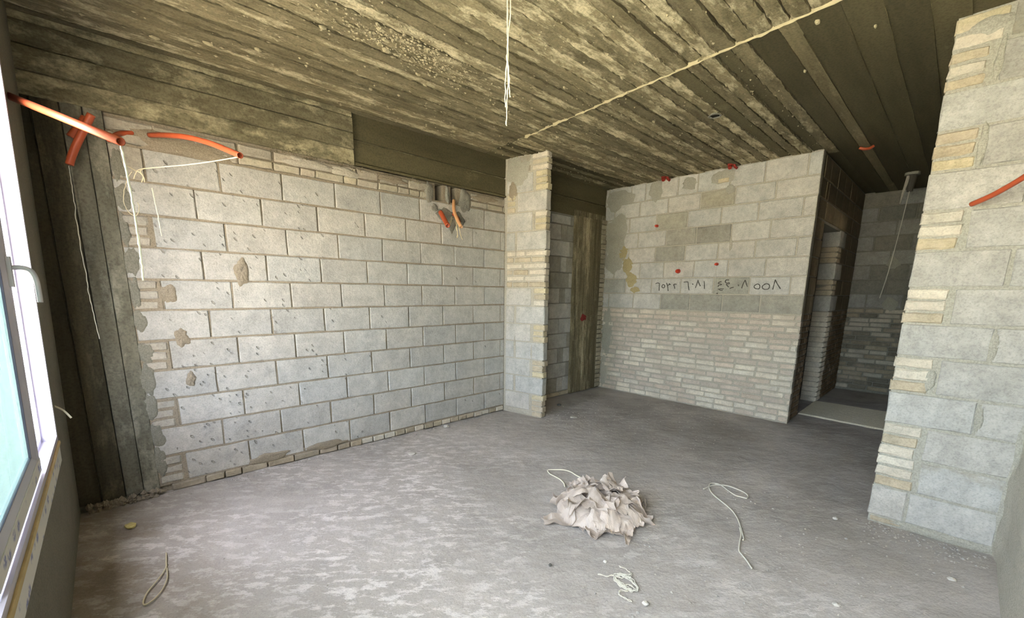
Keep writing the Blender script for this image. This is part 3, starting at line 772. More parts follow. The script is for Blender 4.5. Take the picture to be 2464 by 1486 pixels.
for r in range(1, 14):
    z0, z1 = ZE+(r-1)*HB, ZE+r*HB
    if r in (8,):
        e_bricks(0.02, LE, z0, z1+HB, 6, full=True); continue
    if r == 9: continue
    if r in (1, 3, 5, 7, 11, 13):
        E_.piece(0.015, 0.385, z0, z1, M_BLOCK, shade(GREY, 0.98, 1.08), gap=0.012)
        e_bricks(0.41, LE, z0, z1, 3)
    else:
        if r == 12: 
            for q in range(3): E_.piece(0.02, 0.15, z0+q*0.07, z0+q*0.07+0.068, M_BRICK, shade(BEIGE_WARM, 0.9, 1), 0.0)
        else:
            E_.piece(0.015, 0.145, z0, z1, M_BLOCK, shade(GREY, 0.96, 1.05), gap=0.012)
        E_.piece(0.165, LE, z0, z1, M_BLOCK, shade(GREY, 1.0, 1.08), gap=0.012)
e_bricks(0.36, LE, 2.79, CEIL, 3)
E_.piece(0.02, 0.35, 2.79, CEIL, M_BLOCK_STAINED, shade(GREY_DARK, 0.95, 1.0), -0.004)
e_bricks(0.42, LE, 0.0, ZE, 1)
for i, (u, z, ru, rz, m) in enumerate(((0.17, 2.80, 0.19, 0.17, M_SMEAR), (0.10, 2.62, 0.06, 0.12, M_MORTAR), (0.155, 0.90, 0.008, 0.07, M_MORTAR_PALE), (0.40, 0.78, 0.014, 0.10, M_MORTAR_PALE), (0.155, 0.42, 0.014, 0.09, M_MORTAR_PALE), (0.40, 0.16, 0.015, 0.10, M_MORTAR_PALE), (0.2, 0.03, 0.2, 0.035, M_MORTAR_PALE), (0.155, 1.96, 0.008, 0.09, M_MORTAR_PALE), (0.40, 2.27, 0.012, 0.10, M_MORTAR_PALE))):
    E_.patch(u, z, ru, rz, m, 0.006, 30+i)

# ------------------------------------------------------------------ alcove wall and its column
ALC = Wall('wall_alcove', 'shaded block wall at the back of the alcove behind the stub wall', 1.27, 0.015, 0, M_MORTAR_GREY)
ALC.slab(-0.05, 1.25, 0.012, 0.2, -0.02, 2.52); ALC.done()
for k in range(0, 12):
    z0 = 0.07+k*HB; z1 = min(z0+HB, 2.50)
    us = [-0.03] + [q for q in ([0.30+n*0.415 for n in range(3)] if k % 2 else [0.52+n*0.415 for n in range(2)]+[1.06])] + [1.20]
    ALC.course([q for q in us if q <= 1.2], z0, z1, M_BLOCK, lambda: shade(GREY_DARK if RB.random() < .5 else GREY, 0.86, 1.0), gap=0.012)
u = 0.0
while u < 1.2:
    ALC.piece(u, min(u+0.2, 1.2), 0.004, 0.066, M_BRICK, shade(BEIGE, 0.9, 1), 0.004); u += 0.2
AC = Wall('concrete_pilaster', 'brown board-marked concrete column between alcove and right block wall', 2.47, 0.0, 0, M_PILASTER, 'column')
AC.slab(0.01, 0.85, 0.01, 0.22, -0.02, 2.6); AC.done()
for i, (u0, u1, dd) in enumerate(((0.0, 0.06, -0.02), (0.064, 0.15, -0.035), (0.154, 0.24, -0.022), (0.244, 0.33, -0.04), (0.334, 0.47, -0.026), (0.474, 0.60, -0.032))):
    board(AC, u0, u1, 0.02, 2.52, dd, M_PILASTER, 60+i, along='z', amp=0.006, thick=0.05)
AC.patch(0.24, 1.12, 0.07, 0.05, M_RED_PAINT, 0.004, 3, 'red_paint_blot', 0.040)
for k in range(36):
    z = 0.02+k*0.07
    if z > 2.5: break
    AC.piece(0.605, 0.745+RB.uniform(-.008, .008), z, z+0.068, M_BRICK, shade(lin(170, 160, 136), 0.86, 1.04), 0.03+RB.uniform(-.008, .006), gap=0.006)

# ------------------------------------------------------------------ wall_right: blocks over bricks, with the charcoal numbers
B = Wall('wall_right', 'right wall of grey blocks over beige bricks with handwritten numbers', 3.22, 0.02, -HALF_PI, M_MORTAR_PALE)
LBW = 2.665
B.slab(0.0, LBW-0.006, 0.006, 0.092, -0.02, CEIL+0.01); B.done()
ZB = [1.262, 1.477, 1.686, 1.903, 2.107, 2.32, 2.53, 2.733, CEIL]
BJ = [[0.13, .548, .97, 1.384, 1.795, 2.229], [0.026, .409, .82, 1.243, 1.668, 2.088, 2.511], [0.2, .625, .986, 1.401, 1.822, 2.238], [0.05, .43, .842, 1.265, 1.682, 2.106, 2.526],
      [0.15, .567, .989, 1.397, 1.823, 2.242], [0.05, .42, .832, 1.26, 1.683, 2.095, 2.539], [0.16, .568, .985, 1.411, 1.822, 2.253], [0.05, .42, .64, .86, 1.10, 1.36, 1.75, 2.122, 2.539]]
BD = {0: {3: GREY_DARK, 4: GREY_DARK, 5: GREY_DARK, 6: GREY_DARK}, 1: {0: GREY_DARK, 1: lin(168, 164, 152), 5: lin(170, 165, 150)}, 3: {}, 4: {4: GREY_DARK, 5: lin(156, 150, 136)}, 5: {3: lin(170, 164, 146)}, 6: {4: lin(168, 162, 144)}, 7: {}}
BD[3] = {3: GREY_DARK}
BD[4] = {3: GREY_DARK, 4: lin(156, 150, 136)}
for r in range(8):
    us = [0.0]+BJ[r]+[LBW]
    B.course(us, ZB[r], ZB[r+1], M_BLOCK, lambda: shade(GREY, 1.06, 1.18), gap=0.014, colors={k: shade(c, 1.02, 1.10) for k, c in BD.get(r, {}).items()})
nb = 18; hb = 1.256/nb
for k in range(nb):
    us = runs(0.0, LBW+RB.uniform(-0.008, 0.008), 0.245, RB.choice((0.10, 0.16, 0.22, 0.06)), 0.018)
    for a, b in zip(us, us[1:]):
        white = RB.random() < (0.42 if a > 0.3 else 0.25)
        B.piece(a, b, 0.004+k*hb, 0.004+(k+1)*hb, M_BRICK, shade(BEIGE_PALE, 0.98, 1.10) if white else shade(lin(198, 184, 166), 0.97, 1.12), RB.uniform(0.002, 0.007) if white else RB.uniform(-0.004, 0.001), gap=0.013)
for i, (u, z, ru, rz, m) in enumerate(((0.22, 2.80, 0.28, 0.16, M_SMEAR), (0.78, 2.84, 0.11, 0.15, M_SMEAR), (1.24, 2.86, 0.13, 0.10, M_SMEAR), (1.66, 2.87, 0.17, 0.10, M_SMEAR), (1.76, 2.72, 0.06, 0.06, M_SMEAR),
        (0.20, 2.30, 0.22, 0.40, M_SMEAR), (0.20, 1.95, 0.20, 0.22, M_SMEAR), (0.33, 2.05, 0.10, 0.12, M_MORTAR_TAN), (0.42, 1.85, 0.09, 0.15, M_MORTAR_TAN), (0.50, 1.67, 0.10, 0.12, M_MORTAR_TAN), (0.57, 1.53, 0.10, 0.05, M_MORTAR_TAN),
        (0.12, 0.9, 0.10, 0.45, M_SMEAR), (0.10, 0.3, 0.10, 0.25, M_MORTAR_PALE), (1.83, 2.08, 0.02, 0.10, M_MORTAR_PALE))):
    B.patch(u, z, ru, rz, m, 0.007, 50+i)
B.piece(1.60, 1.74, 2.80, 2.86, M_BRICK, shade(BEIGE_WARM, 1.05, 1.1), 0.012)
# charcoal numbers, drawn as strokes lying on the block faces
for st in GLYPHS:
    pts = smooth_path([(3.22, y, z) for y, z in st], 4) if len(st) > 2 else [Vector((3.22, y, z)) for y, z in st]
    v = []; f = []; hw = 0.0050
    for i, p in enumerate(pts):
        t = pts[min(i+1, len(pts)-1)]-pts[max(i-1, 0)]
        nrm = Vector((0, -t.z, t.y)); nrm = nrm.normalized()*hw*(1+0.4*mn.noise(Vector((i*0.9, p.y*9, p.z*9)))) if nrm.length else Vector((0, 0, hw))
        for sgn in (-1, 1): v.append((3.2152, p.y+sgn*nrm.y, p.z+sgn*nrm.z))
        for sgn in (-1, 1): v.append((3.2215, p.y+sgn*nrm.y, p.z+sgn*nrm.z))
    for i in range(len(pts)-1):
        q = 4*i
        f += [(q, q+4, q+5, q+1), (q, q+2, q+6, q+4), (q+1, q+5, q+7, q+3)]
    o = link('charcoal_stroke', mesh_from('charcoal_stroke', v, f), M_CHARCOAL, B.root)

# ------------------------------------------------------------------ wall_near: bright block wall with brick toothing by the camera side
D = Wall('wall_near', 'near right wall of large blocks with stacked bricks along its free edge', 1.14, -3.612, -HALF_PI, M_MORTAR_GREY2)
LD = 0.70
D.slab(0.012, LD, 0.006, 0.10, -0.02, CEIL+0.01); D.done()
ZD = [0.043, 0.256, 0.469, 0.682, 0.893, 1.115, 1.318, 1.53, 1.745, 1.965, 2.18, 2.395, 2.60, 2.80, CEIL]
def d_bricks(u0, u1, z0, z1, n):
    h = (z1-z0)/n
    for q in range(n):
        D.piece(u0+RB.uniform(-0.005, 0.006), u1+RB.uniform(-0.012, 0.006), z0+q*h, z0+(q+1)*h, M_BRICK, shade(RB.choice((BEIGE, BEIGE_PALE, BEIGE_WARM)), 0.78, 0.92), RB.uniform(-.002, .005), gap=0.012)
for r in range(14):
    z0, z1 = ZD[r], ZD[r+1]
    if r in (2, 4, 6, 8, 10):
        d_bricks(0.0, 0.19, z0, z1, 3)
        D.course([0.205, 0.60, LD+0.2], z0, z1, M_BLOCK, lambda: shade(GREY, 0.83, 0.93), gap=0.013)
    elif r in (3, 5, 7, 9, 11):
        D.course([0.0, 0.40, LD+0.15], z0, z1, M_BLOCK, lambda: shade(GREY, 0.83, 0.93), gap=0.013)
    elif r == 1:
        d_bricks(0.0, 0.20, z0, z1, 3)
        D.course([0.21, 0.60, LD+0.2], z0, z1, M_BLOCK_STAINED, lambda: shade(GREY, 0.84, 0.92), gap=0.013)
    elif r == 0:
        D.course([0.0, 0.185, 0.578, LD+0.2], z0, z1, M_BLOCK, lambda: shade(GREY, 0.92, 1.0), gap=0.013)
    elif r == 12:
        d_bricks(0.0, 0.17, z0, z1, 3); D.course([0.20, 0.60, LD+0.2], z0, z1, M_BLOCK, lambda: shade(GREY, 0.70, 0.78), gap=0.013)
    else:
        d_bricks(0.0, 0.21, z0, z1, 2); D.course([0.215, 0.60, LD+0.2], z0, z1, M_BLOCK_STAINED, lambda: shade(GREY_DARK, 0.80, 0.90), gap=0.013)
d_bricks(0.02, 0.24, 0.0, 0.043, 1)
for i, (u, z, ru, rz, m) in enumerate(((0.20, 2.29, 0.022, 0.11, M_MORTAR_GREY2), (0.20, 2.70, 0.022, 0.12, M_MORTAR_GREY2), (0.405, 1.215, 0.022, 0.095, M_MORTAR_GREY2), (0.41, 0.79, 0.022, 0.095, M_MORTAR_GREY2), (0.60, 0.5, 0.05, 0.5, M_MORTAR_GREY2), (0.18, 0.98, 0.03, 0.08, M_MORTAR_GREY2), (0.15, 2.89, 0.09, 0.05, M_MORTAR_GREY2), (0.34, 0.02, 0.28, 0.03, M_MORTAR_GREY2))):
    D.patch(u, z, ru, rz, m, 0.006, 80+i)

# ------------------------------------------------------------------ wall_front: behind the camera, its rough plastered end shows low on the right
Fm = MB()
n = 90; v = []; f = []
for i in range(n+1):
    z = i*3.0/n
    for k in range(9):
        u = [0, 0.02, 0.05, 0.1, 0.2, 0.4, 0.8, 1.6, 4.2][k]
        y = -4.20 + (0.022*fbm(u*9, z*5, 3.3, 3)+0.012*max(0, 1-u/0.08)) + 0.012*mn.noise(Vector((u*20, z*14, 1)))
        v.append((1.15-u, y, z-0.02))
for i in range(n):
    for k in range(8):
        q = i*9+k
        f.append((q, q+1, q+10, q+9))
wf = link('wall_front', mesh_from('wall_front', v, f, True), M_PLASTER)
tag(wf, 'roughly plastered wall meeting the near block wall, low in the right corner', 'wall', kind='structure')
MB().box(-3.1, 1.5, -4.6, -4.26, -0.05, 3.0).build('wall_core', M_MORTAR_GREY, wf)
# ------------------------------------------------------------------ hall beyond: wall with doorway, end wall, right wall
G = Wall('wall_hall', 'dark hall wall with a doorway whose far brick jamb catches light', 3.23, -2.63, 0, M_MORTAR_GREY)
DW0, DW1 = 0.50, 1.47
G.slab(-0.0, DW0-0.01, 0.008, 0.19, -0.02, CEIL+0.01); G.slab(DW1+0.012, 2.95, 0.008, 0.19, -0.02, CEIL+0.01); G.slab(DW0-0.02, DW1+0.02, 0.008, 0.19, 2.30, CEIL+0.01)
G.done()
for k in range(18):
    z0 = 0.004+k*hb
    G.course([0.0, 0.26+0.1*(k % 2), DW0+RB.uniform(-.012, .004)], z0, z0+hb, M_BRICK, lambda: shade(lin(132, 112, 86), 0.8, 1.0), gap=0.012)  # hall gloom is put into these brown tints; jamb bricks stay pale
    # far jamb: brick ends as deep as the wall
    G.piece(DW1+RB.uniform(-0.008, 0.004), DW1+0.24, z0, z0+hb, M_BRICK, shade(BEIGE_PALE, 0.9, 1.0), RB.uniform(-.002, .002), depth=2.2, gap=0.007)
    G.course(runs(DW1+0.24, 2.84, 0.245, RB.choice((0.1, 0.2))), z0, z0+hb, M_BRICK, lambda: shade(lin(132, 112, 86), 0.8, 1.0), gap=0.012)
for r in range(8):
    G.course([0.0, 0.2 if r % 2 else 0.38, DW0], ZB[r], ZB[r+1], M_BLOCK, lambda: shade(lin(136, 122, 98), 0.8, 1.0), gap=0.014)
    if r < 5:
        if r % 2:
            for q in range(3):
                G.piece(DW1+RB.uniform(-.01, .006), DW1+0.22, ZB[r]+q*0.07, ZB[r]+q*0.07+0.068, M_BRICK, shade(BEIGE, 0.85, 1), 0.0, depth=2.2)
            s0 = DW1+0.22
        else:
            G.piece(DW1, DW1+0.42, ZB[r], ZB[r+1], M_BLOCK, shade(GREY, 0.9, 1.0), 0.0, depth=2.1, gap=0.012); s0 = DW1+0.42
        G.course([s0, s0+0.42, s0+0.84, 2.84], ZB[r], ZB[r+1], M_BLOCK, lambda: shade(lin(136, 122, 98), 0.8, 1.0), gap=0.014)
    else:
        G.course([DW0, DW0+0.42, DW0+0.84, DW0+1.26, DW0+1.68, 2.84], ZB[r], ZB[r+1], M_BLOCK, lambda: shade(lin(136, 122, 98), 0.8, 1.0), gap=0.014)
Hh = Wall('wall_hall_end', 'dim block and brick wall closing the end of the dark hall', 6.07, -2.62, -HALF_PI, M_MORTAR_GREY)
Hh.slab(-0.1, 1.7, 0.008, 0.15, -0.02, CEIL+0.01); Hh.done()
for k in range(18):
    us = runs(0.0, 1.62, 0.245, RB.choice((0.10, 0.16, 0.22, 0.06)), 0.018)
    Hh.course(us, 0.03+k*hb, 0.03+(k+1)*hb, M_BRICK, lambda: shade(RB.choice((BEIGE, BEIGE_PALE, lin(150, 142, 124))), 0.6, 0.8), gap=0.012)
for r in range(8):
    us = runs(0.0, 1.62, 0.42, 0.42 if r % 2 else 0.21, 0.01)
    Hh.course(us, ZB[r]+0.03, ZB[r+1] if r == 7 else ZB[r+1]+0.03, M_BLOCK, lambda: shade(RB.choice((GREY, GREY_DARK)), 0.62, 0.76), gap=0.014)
for i, (u, z, ru, rz) in enumerate(((0.46, 1.95, 0.08, 0.10), (0.50, 1.36, 0.10, 0.12))):
    Hh.patch(u, z, ru, rz, M_SMEAR, 0.006, 120+i)
# right side of the hall (hidden behind the near wall): a doorway to an unseen side room, added with its small window to light the hall
R_ = Wall('wall_hall_right', 'hidden right wall of the hall with the doorway to a side room added to light the hall', 1.2, -4.26, 0, M_MORTAR_GREY)
R_.slab(0, 2.62, -0.02, 0.10, -0.02, CEIL+0.01); R_.slab(3.50, 5.0, -0.02, 0.10, -0.02, CEIL+0.01); R_.slab(2.6, 3.52, -0.02, 0.10, 2.2, CEIL+0.01)
R_.slab(0.4, 0.5, -3.2, -0.02, -0.02, CEIL+0.01); R_.slab(4.9, 5.0, -3.2, -0.02, -0.02, CEIL+0.01)
R_.slab(0.4, 2.6, -3.2, -3.1, -0.02, CEIL+0.01); R_.slab(3.5, 5.0, -3.2, -3.1, -0.02, CEIL+0.01); R_.slab(2.6, 3.5, -3.2, -3.1, -0.02, 1.3); R_.slab(2.6, 3.5, -3.2, -3.1, 1.7, CEIL+0.01)
R_.done()
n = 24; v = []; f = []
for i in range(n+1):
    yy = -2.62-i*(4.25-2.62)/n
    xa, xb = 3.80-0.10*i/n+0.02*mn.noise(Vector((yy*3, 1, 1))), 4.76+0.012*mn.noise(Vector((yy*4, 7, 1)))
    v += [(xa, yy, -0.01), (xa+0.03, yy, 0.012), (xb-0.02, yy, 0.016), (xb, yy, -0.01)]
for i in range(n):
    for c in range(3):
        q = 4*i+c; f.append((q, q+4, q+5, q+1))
link('floor_light_band', mesh_from('floor_light_band', v, f), mortar_material('light_band_tone', lin(212, 202, 176), lin(228, 220, 196), 5), bpy.data.objects['floor'])['label'] = 'band of daylight on the hall floor, put in as a paler strip'  # daylight band on the floor put in as a paler slab
# outer masonry that closes the building behind the visible walls
out = MB().box(-3.0, 6.4, 0.22, 0.42, -0.3, 3.05).box(6.23, 6.43, -7.6, 0.4, -0.3, 3.05).box(5.4, 5.5, -2.44, 0.25, -0.05, 3.0).box(3.32, 3.36, -2.44, 0.25, -0.05, 3.0)
o = out.build('wall_outer', M_MORTAR_GREY); tag(o, 'hidden outer masonry of the building', 'wall', kind='structure')

# ------------------------------------------------------------------ wall_left with the window
WIN = Matrix.Translation((-2.666, -0.735, 0.74)) @ Matrix.Rotation(math.radians(-0.7), 4, 'Z') @ Matrix.Rotation(math.radians(1.75), 4, 'Y') @ Matrix.Translation((0, 0, -0.74))
mb = MB().box(-0.26, 0, -3.7, 0.98, -0.1, 0.665).box(-0.26, 0, -3.7, 0.98, 2.53, 3.1).box(-0.26, 0, 0.002, 0.98, 0.665, 2.53).box(-0.26, 0, -3.7, -3.5, 0.665, 2.53)
wl = mb.build('wall_left', M_PLASTER_DARK); wl.matrix_world = WIN
tag(wl, 'shadowed rough plaster wall under and beside the window', 'wall', kind='structure')

win = empty('window_1'); win.matrix_world = WIN
tag(win, 'white sliding window with dusty glass and protective film, at the left edge', 'window', kind='structure')
# frame: grooved jambs and rails with two tracks
jamb = [(0.006, 0.0), (0.006, -0.040), (-0.004, -0.040), (-0.004, -0.014), (-0.050, -0.014), (-0.050, -0.036), (-0.058, -0.036), (-0.058, -0.014), (-0.104, -0.014), (-0.104, -0.036), (-0.112, -0.036), (-0.112, -0.014), (-0.150, -0.014), (-0.150, -0.045), (-0.160, -0.045), (-0.160, 0.0)]
MB().prism(jamb, 'z', 0.68, 2.53).build('jamb', M_UPVC, win)
MB().prism([(x, -3.5-y) for x, y in jamb], 'z', 0.68, 2.53).build('jamb', M_UPVC, win)
rail = [(x, 0.70-(y*1.0)) for x, y in jamb]
MB().prism(rail, 'y', -3.5, 0.0).build('bottom_rail', M_UPVC, win)
MB().prism([(x, 2.51+y) for x, y in jamb], 'y', -3.5, 0.0).build('top_rail', M_UPVC, win)
MB().box(-0.004, 0.008, -3.5, 0.0, 0.60, 0.690).build('protective_film', M_FILM, win)
# beige sealant lip with a dark groove above it
lip = [(0.006, 0.692), (0.013, 0.694), (0.016, 0.702), (0.013, 0.712), (0.006, 0.712)]
MB().prism(lip, 'y', -3.5, -0.02).build('sealant_lip', M_FOAM, win)
def sash(y0, y1, xo, glass):
    s = MB()
    prof = [(xo, 0), (xo, 0.062), (xo-0.010, 0.082), (xo-0.014, 0.086), (xo-0.030, 0.086), (xo-0.036, 0.066), (xo-0.036, 0)]
    stile = [(x, y1-q) for x, q in prof]; stile2 = [(x, y0+q) for x, q in prof]
    s.prism(stile, 'z', 0.748, 2.47); s.prism(stile2, 'z', 0.748, 2.47)
    low = [(x, 0.748+q) for x, q in prof]; top = [(x, 2.47-q) for x, q in prof]
    s.prism(low, 'y', y0, y1); s.prism(top, 'y', y0, y1)
    o = s.build('sash', M_UPVC, win)
    MB().box(xo-0.024, xo-0.018, y0+0.08, y1-0.08, 0.825, 2.395).build('glass_pane', glass, o)
    gk = MB()
    gk.box(xo-0.0175, xo-0.011, y1-0.094, y1-0.084, 0.83, 2.39).box(xo-0.0175, xo-0.011, y0+0.08, y1-0.08, 0.824, 0.834)
    gk.build('gasket', M_RUBBER, o)
    gk = MB().box(xo-0.034, xo-0.004, y1, y1+0.006, 0.75, 2.468)
    gk.build('seal', M_RUBBER, o)
    MB().box(xo, xo+0.0025, y0+0.01, y1-0.006, 0.752, 0.806).build('protective_film', M_FILM, o)
    return o
s1 = sash(-1.62, -0.625, -0.006, M_GLASS_DIMMED)
s2 = sash(-3.35, -1.55, -0.064, M_GLASS)
# curved lever handle on the sash stile
hz, hy = 1.53, -0.665
hd = MB()
hd.box(-0.006, 0.006, hy-0.016, hy+0.016, hz-0.05, hz+0.06)
o = hd.build('handle', M_HANDLE, win)
lever = MB(); lever.tube(smooth_path([(0.004, hy, hz+0.02), (0.03, hy, hz+0.022), (0.052, hy+0.002, hz+0.012), (0.062, hy+0.006, hz-0.02), (0.064, hy+0.008, hz-0.07), (0.064, hy+0.010, hz-0.105)], 5), 0.0085, 10)
lever.build('lever', M_HANDLE, o, True)
lk = MB().box(-0.046, -0.012, -0.012, -0.006, 1.50, 1.60); lk.build('strike_plate', M_HANDLE, win)
portal((4.25, -7.5, 1.5), (-HALF_PI, 0, 0), 0.9, 0.6)
portal(WIN @ Vector((-0.30, -1.75, 1.6)), (0, -HALF_PI, 0), 1.85, 3.5)
# cut cable end poking from the plaster by the window corner
t = MB().tube(smooth_path([WIN @ Vector((-0.005, 0.16, 0.86)), WIN @ Vector((0.030, 0.15, 0.83)), WIN @ Vector((0.055, 0.15, 0.785))], 4), 0.005, 8)
o = t.build('cable_end', M_STRING, None, True); tag(o, 'short white cable end poking out of the wall beside the window sill', 'cable')

# ------------------------------------------------------------------ ceiling
ce = MB().box(-3.0, 6.4, -7.6, 0.42, CEIL+0.022, 3.3)
ceil = ce.build('ceiling', M_PANEL)
tag(ceil, 'rough brown board-marked concrete ceiling', 'ceiling', kind='structure')
RC = random.Random(21)
def cboard(x0, x1, y0, y1, dz, mat, seed, amp, rag, name='board_print', fin=0.0):
    """a cast board strip hanging a little below the slab; ragged sides, uneven face"""
    if callable(x0): xa = x0((y0+y1)/2)
    else: xa = x0
    xb = x1((y0+y1)/2) if callable(x1) else x1
    xa += RC.uniform(-.012, .012); L = xb-xa; W = y1-y0; n = max(6, int(L/0.034)); v = []; f = []
    cs = [0, 0, 0.10, 0.5, 0.90, 1, 1]
    for i in range(n+1):
        t = i*L/n
        for k, c in enumerate(cs):
            yy = y0+c*W + (rag*0.5*mn.noise(Vector((t*9, seed*3.3+k, 4.0)))+rag*0.9*mn.noise(Vector((t*33, seed*3.3+k, 8.0))) if k not in (3,) else 0)
            z = CEIL+dz+amp*fbm(t*2.6, c*2.2+seed*4.7, 0.5, 3)
            if k in (1, 5): z += fin*mn.noise(Vector((t*24, seed*7.7, k)))
            if k in (0, 6): z = CEIL+0.03
            v.append((xa+t, yy, z))
    m = len(cs)
    for i in range(n):
        for k in range(m-1):
            q = i*m+k
            f.append((q, q+1, q+m+1, q+m))
    f.append(tuple(range(m-1, -1, -1))); f.append(tuple(range(n*m, n*m+m)))
    return link(name, mesh_from(name, v, f), mat, ceil)
seam = lambda y: 0.785+(y+0.62)*0.114
y = 0.01; k = 0
while y > -4.24:
    w = RC.choice((0.085, 0.095, 0.105, 0.115, 0.10)); g_ = RC.choice((0.006, 0.010, 0.014))
    rough = -3.1 < y < -0.35
    dz = RC.uniform(-0.010, 0.006) if rough else RC.uniform(-0.003, 0.003)
    cboard(-2.72, seam, y-w+g_, y, dz, M_CEIL, k, 0.008 if rough else 0.004, 0.007 if rough else 0.004, fin=0.012 if rough else 0.004)
    y -= w; k += 1
y = 0.01
while y > -2.70:
    w = RC.choice((0.085, 0.095, 0.105, 0.115, 0.10)); g_ = RC.choice((0.006, 0.010, 0.015))
    rough = y < -0.25
    cboard(lambda q: seam(q)+0.012, 3.4, y-w+g_, y, RC.uniform(-0.010, 0.006) if rough else RC.uniform(-0.003, 0.003), M_CEIL if RC.random() < .85 else M_PANEL, k, 0.007, 0.009, fin=0.010)
    y -= w; k += 1
yp = y
for w, m in ((0.16, M_PANEL), (0.09, M_PANEL_LIGHT), (0.20, M_PANEL), (0.16, M_PANEL), (0.17, M_PANEL), (0.15, M_PANEL), (0.18, M_PANEL), (0.17, M_PANEL), (0.18, M_PANEL), (0.18, M_PANEL)):
    if yp < -4.25: break
    cboard(lambda q: seam(q)+0.012, 6.15, yp-w-0.002, yp, RC.uniform(-0.002, 0.001), m, k, 0.0018, 0.002, 'panel_print', 0.001)
    yp -= w; k += 1
    # pale hairline of grout at the panel joint
    hv = []; hf = []; N_ = 80
    for i in range(N_+1):
        x = 0.72+i*(5.4-0.72)/N_; q = 0.0032*max(0.15, 0.7+1.2*mn.noise(Vector((x*3.1, k*2.7, 1)))); o_ = 0.003*mn.noise(Vector((x*5, k*1.7, 6)))
        hv += [(x, yp+o_-q, CEIL+0.004), (x, yp+o_, CEIL-0.0075), (x, yp+o_+q, CEIL+0.004)]
    for i in range(N_):
        for c in range(2): hf.append((3*i+c, 3*i+c+1, 3*i+c+4, 3*i+c+3))
    link('joint_line', mesh_from('joint_line', hv, hf), M_PANEL_LIGHT, ceil)
# ragged grout fin along the seam where board ends meet
pts = []
n = 110; v = []; f = []
for i in range(n+1):
    yy = -0.66-i*(3.25-0.66)/n; x = seam(yy)+0.006+0.006*mn.noise(Vector((yy*9, 1, 1)))
    hh = 0.012+0.014*max(0, mn.noise(Vector((yy*15, 4, 2)))+0.1); ww = 0.002+0.007*max(0, mn.noise(Vector((yy*12, 9, 2)))+0.1)
    v += [(x-ww, yy, CEIL+0.012), (x-ww*0.4, yy, CEIL-hh*0.8), (x+ww*0.5, yy, CEIL-hh), (x+ww, yy, CEIL+0.012)]
for i in range(n):
    for c in range(3):
        q = 4*i+c; f.append((q, q+1, q+5, q+4))
link('grout_fin', mesh_from('grout_fin', v, f), M_FLAKE, ceil)
# pale flakes stuck to the boards
def flake(x, y, s, sx, seed):
    rnd = random.Random(seed); N = 9; v = []; f = []
    z = CEIL-0.012
    for lay, (r, dz) in enumerate(((1.0, 0.008), (0.92, 0.0), (0.5, -0.005))):
        for k in range(N):
            a = 2*math.pi*k/N; q = (1+0.35*mn.noise(Vector((math.cos(a)*2+seed, math.sin(a)*2, 1))))*r
            v.append((x+math.cos(a)*s*sx*q, y+math.sin(a)*s*q, z+dz+rnd.uniform(-.002, .002)))
    for lay in range(2):
        for k in range(N):
            j = (k+1) % N; f.append((lay*N+k, lay*N+j, lay*N+N+j, lay*N+N+k))
    f.append(tuple(2*N+k for k in range(N)))
    link('plaster_flake', mesh_from('plaster_flake', v, f), M_FLAKE, ceil)
for i, (x, y, s, sx) in enumerate(((-1.98, -0.252, 0.018, 2.2), (-1.74, -0.408, 0.016, 2.6), (-0.92, -1.12, 0.030, 1.6), (-1.30, -1.08, 0.022, 1.6), (-1.5, -0.55, 0.018, 1.8), (-0.62, -1.0, 0.014, 2.0), (-0.75, -0.55, 0.012, 2.0), (0.25, -1.6, 0.014, 2.0), (-1.05, -1.3, 0.026, 1.8), (-0.98, -1.22, 0.022, 2.0),
        (0.63, -3.08, 0.022, 1.4), (1.2, -2.9, 0.012, 2), (0.9, -3.3, 0.012, 2), (-0.5, -0.9, 0.012, 2.4), (0.4, -0.45, 0.012, 3.0), (0.2, -0.3, 0.010, 3.0), (1.0, -0.9, 0.020, 1.6), (1.3, -1.75, 0.016, 1.8), (1.9, -2.2, 0.014, 2.4), (-0.2, -2.0, 0.014, 2.2))):
    flake(x, y, s*0.62, sx*1.1, i)
crumb = MB(); rnd = random.Random(77)
for q_ in range(1900):
    u = rnd.gauss(0, 0.35); w_ = rnd.gauss(0, 0.09)
    c = Vector((-0.85+u, -1.25+w_+u*0.05, CEIL-0.010+rnd.uniform(-.004, .004)))
    if q_ > 800: c = Vector((rnd.uniform(-2.4, 3.1), rnd.uniform(-2.7, -0.1), CEIL-0.009+rnd.uniform(-.004, .004)))
    r = rnd.uniform(0.002, 0.008); b0 = len(crumb.v)
    for q in ((1, 0, 0), (-1, 0, 0), (0, 1, 0), (0, -1, 0), (0, 0, 1), (0, 0, -1)):
        crumb.v.append(tuple(c+Vector([q[i]*r*rnd.uniform(0.6, 1.4)*(1.8 if i == 0 else 1) for i in range(3)])))
    crumb.f += [(b0+a, b0+e, b0+t) for t in (4, 5) for a, e in ((0, 2), (2, 1), (1, 3), (3, 0))]
o = crumb.build('lime_crust', plain('lime_crust', lin(176, 164, 132), 0.95, 0.1, vary=0.2), ceil); o['kind'] = 'stuff'
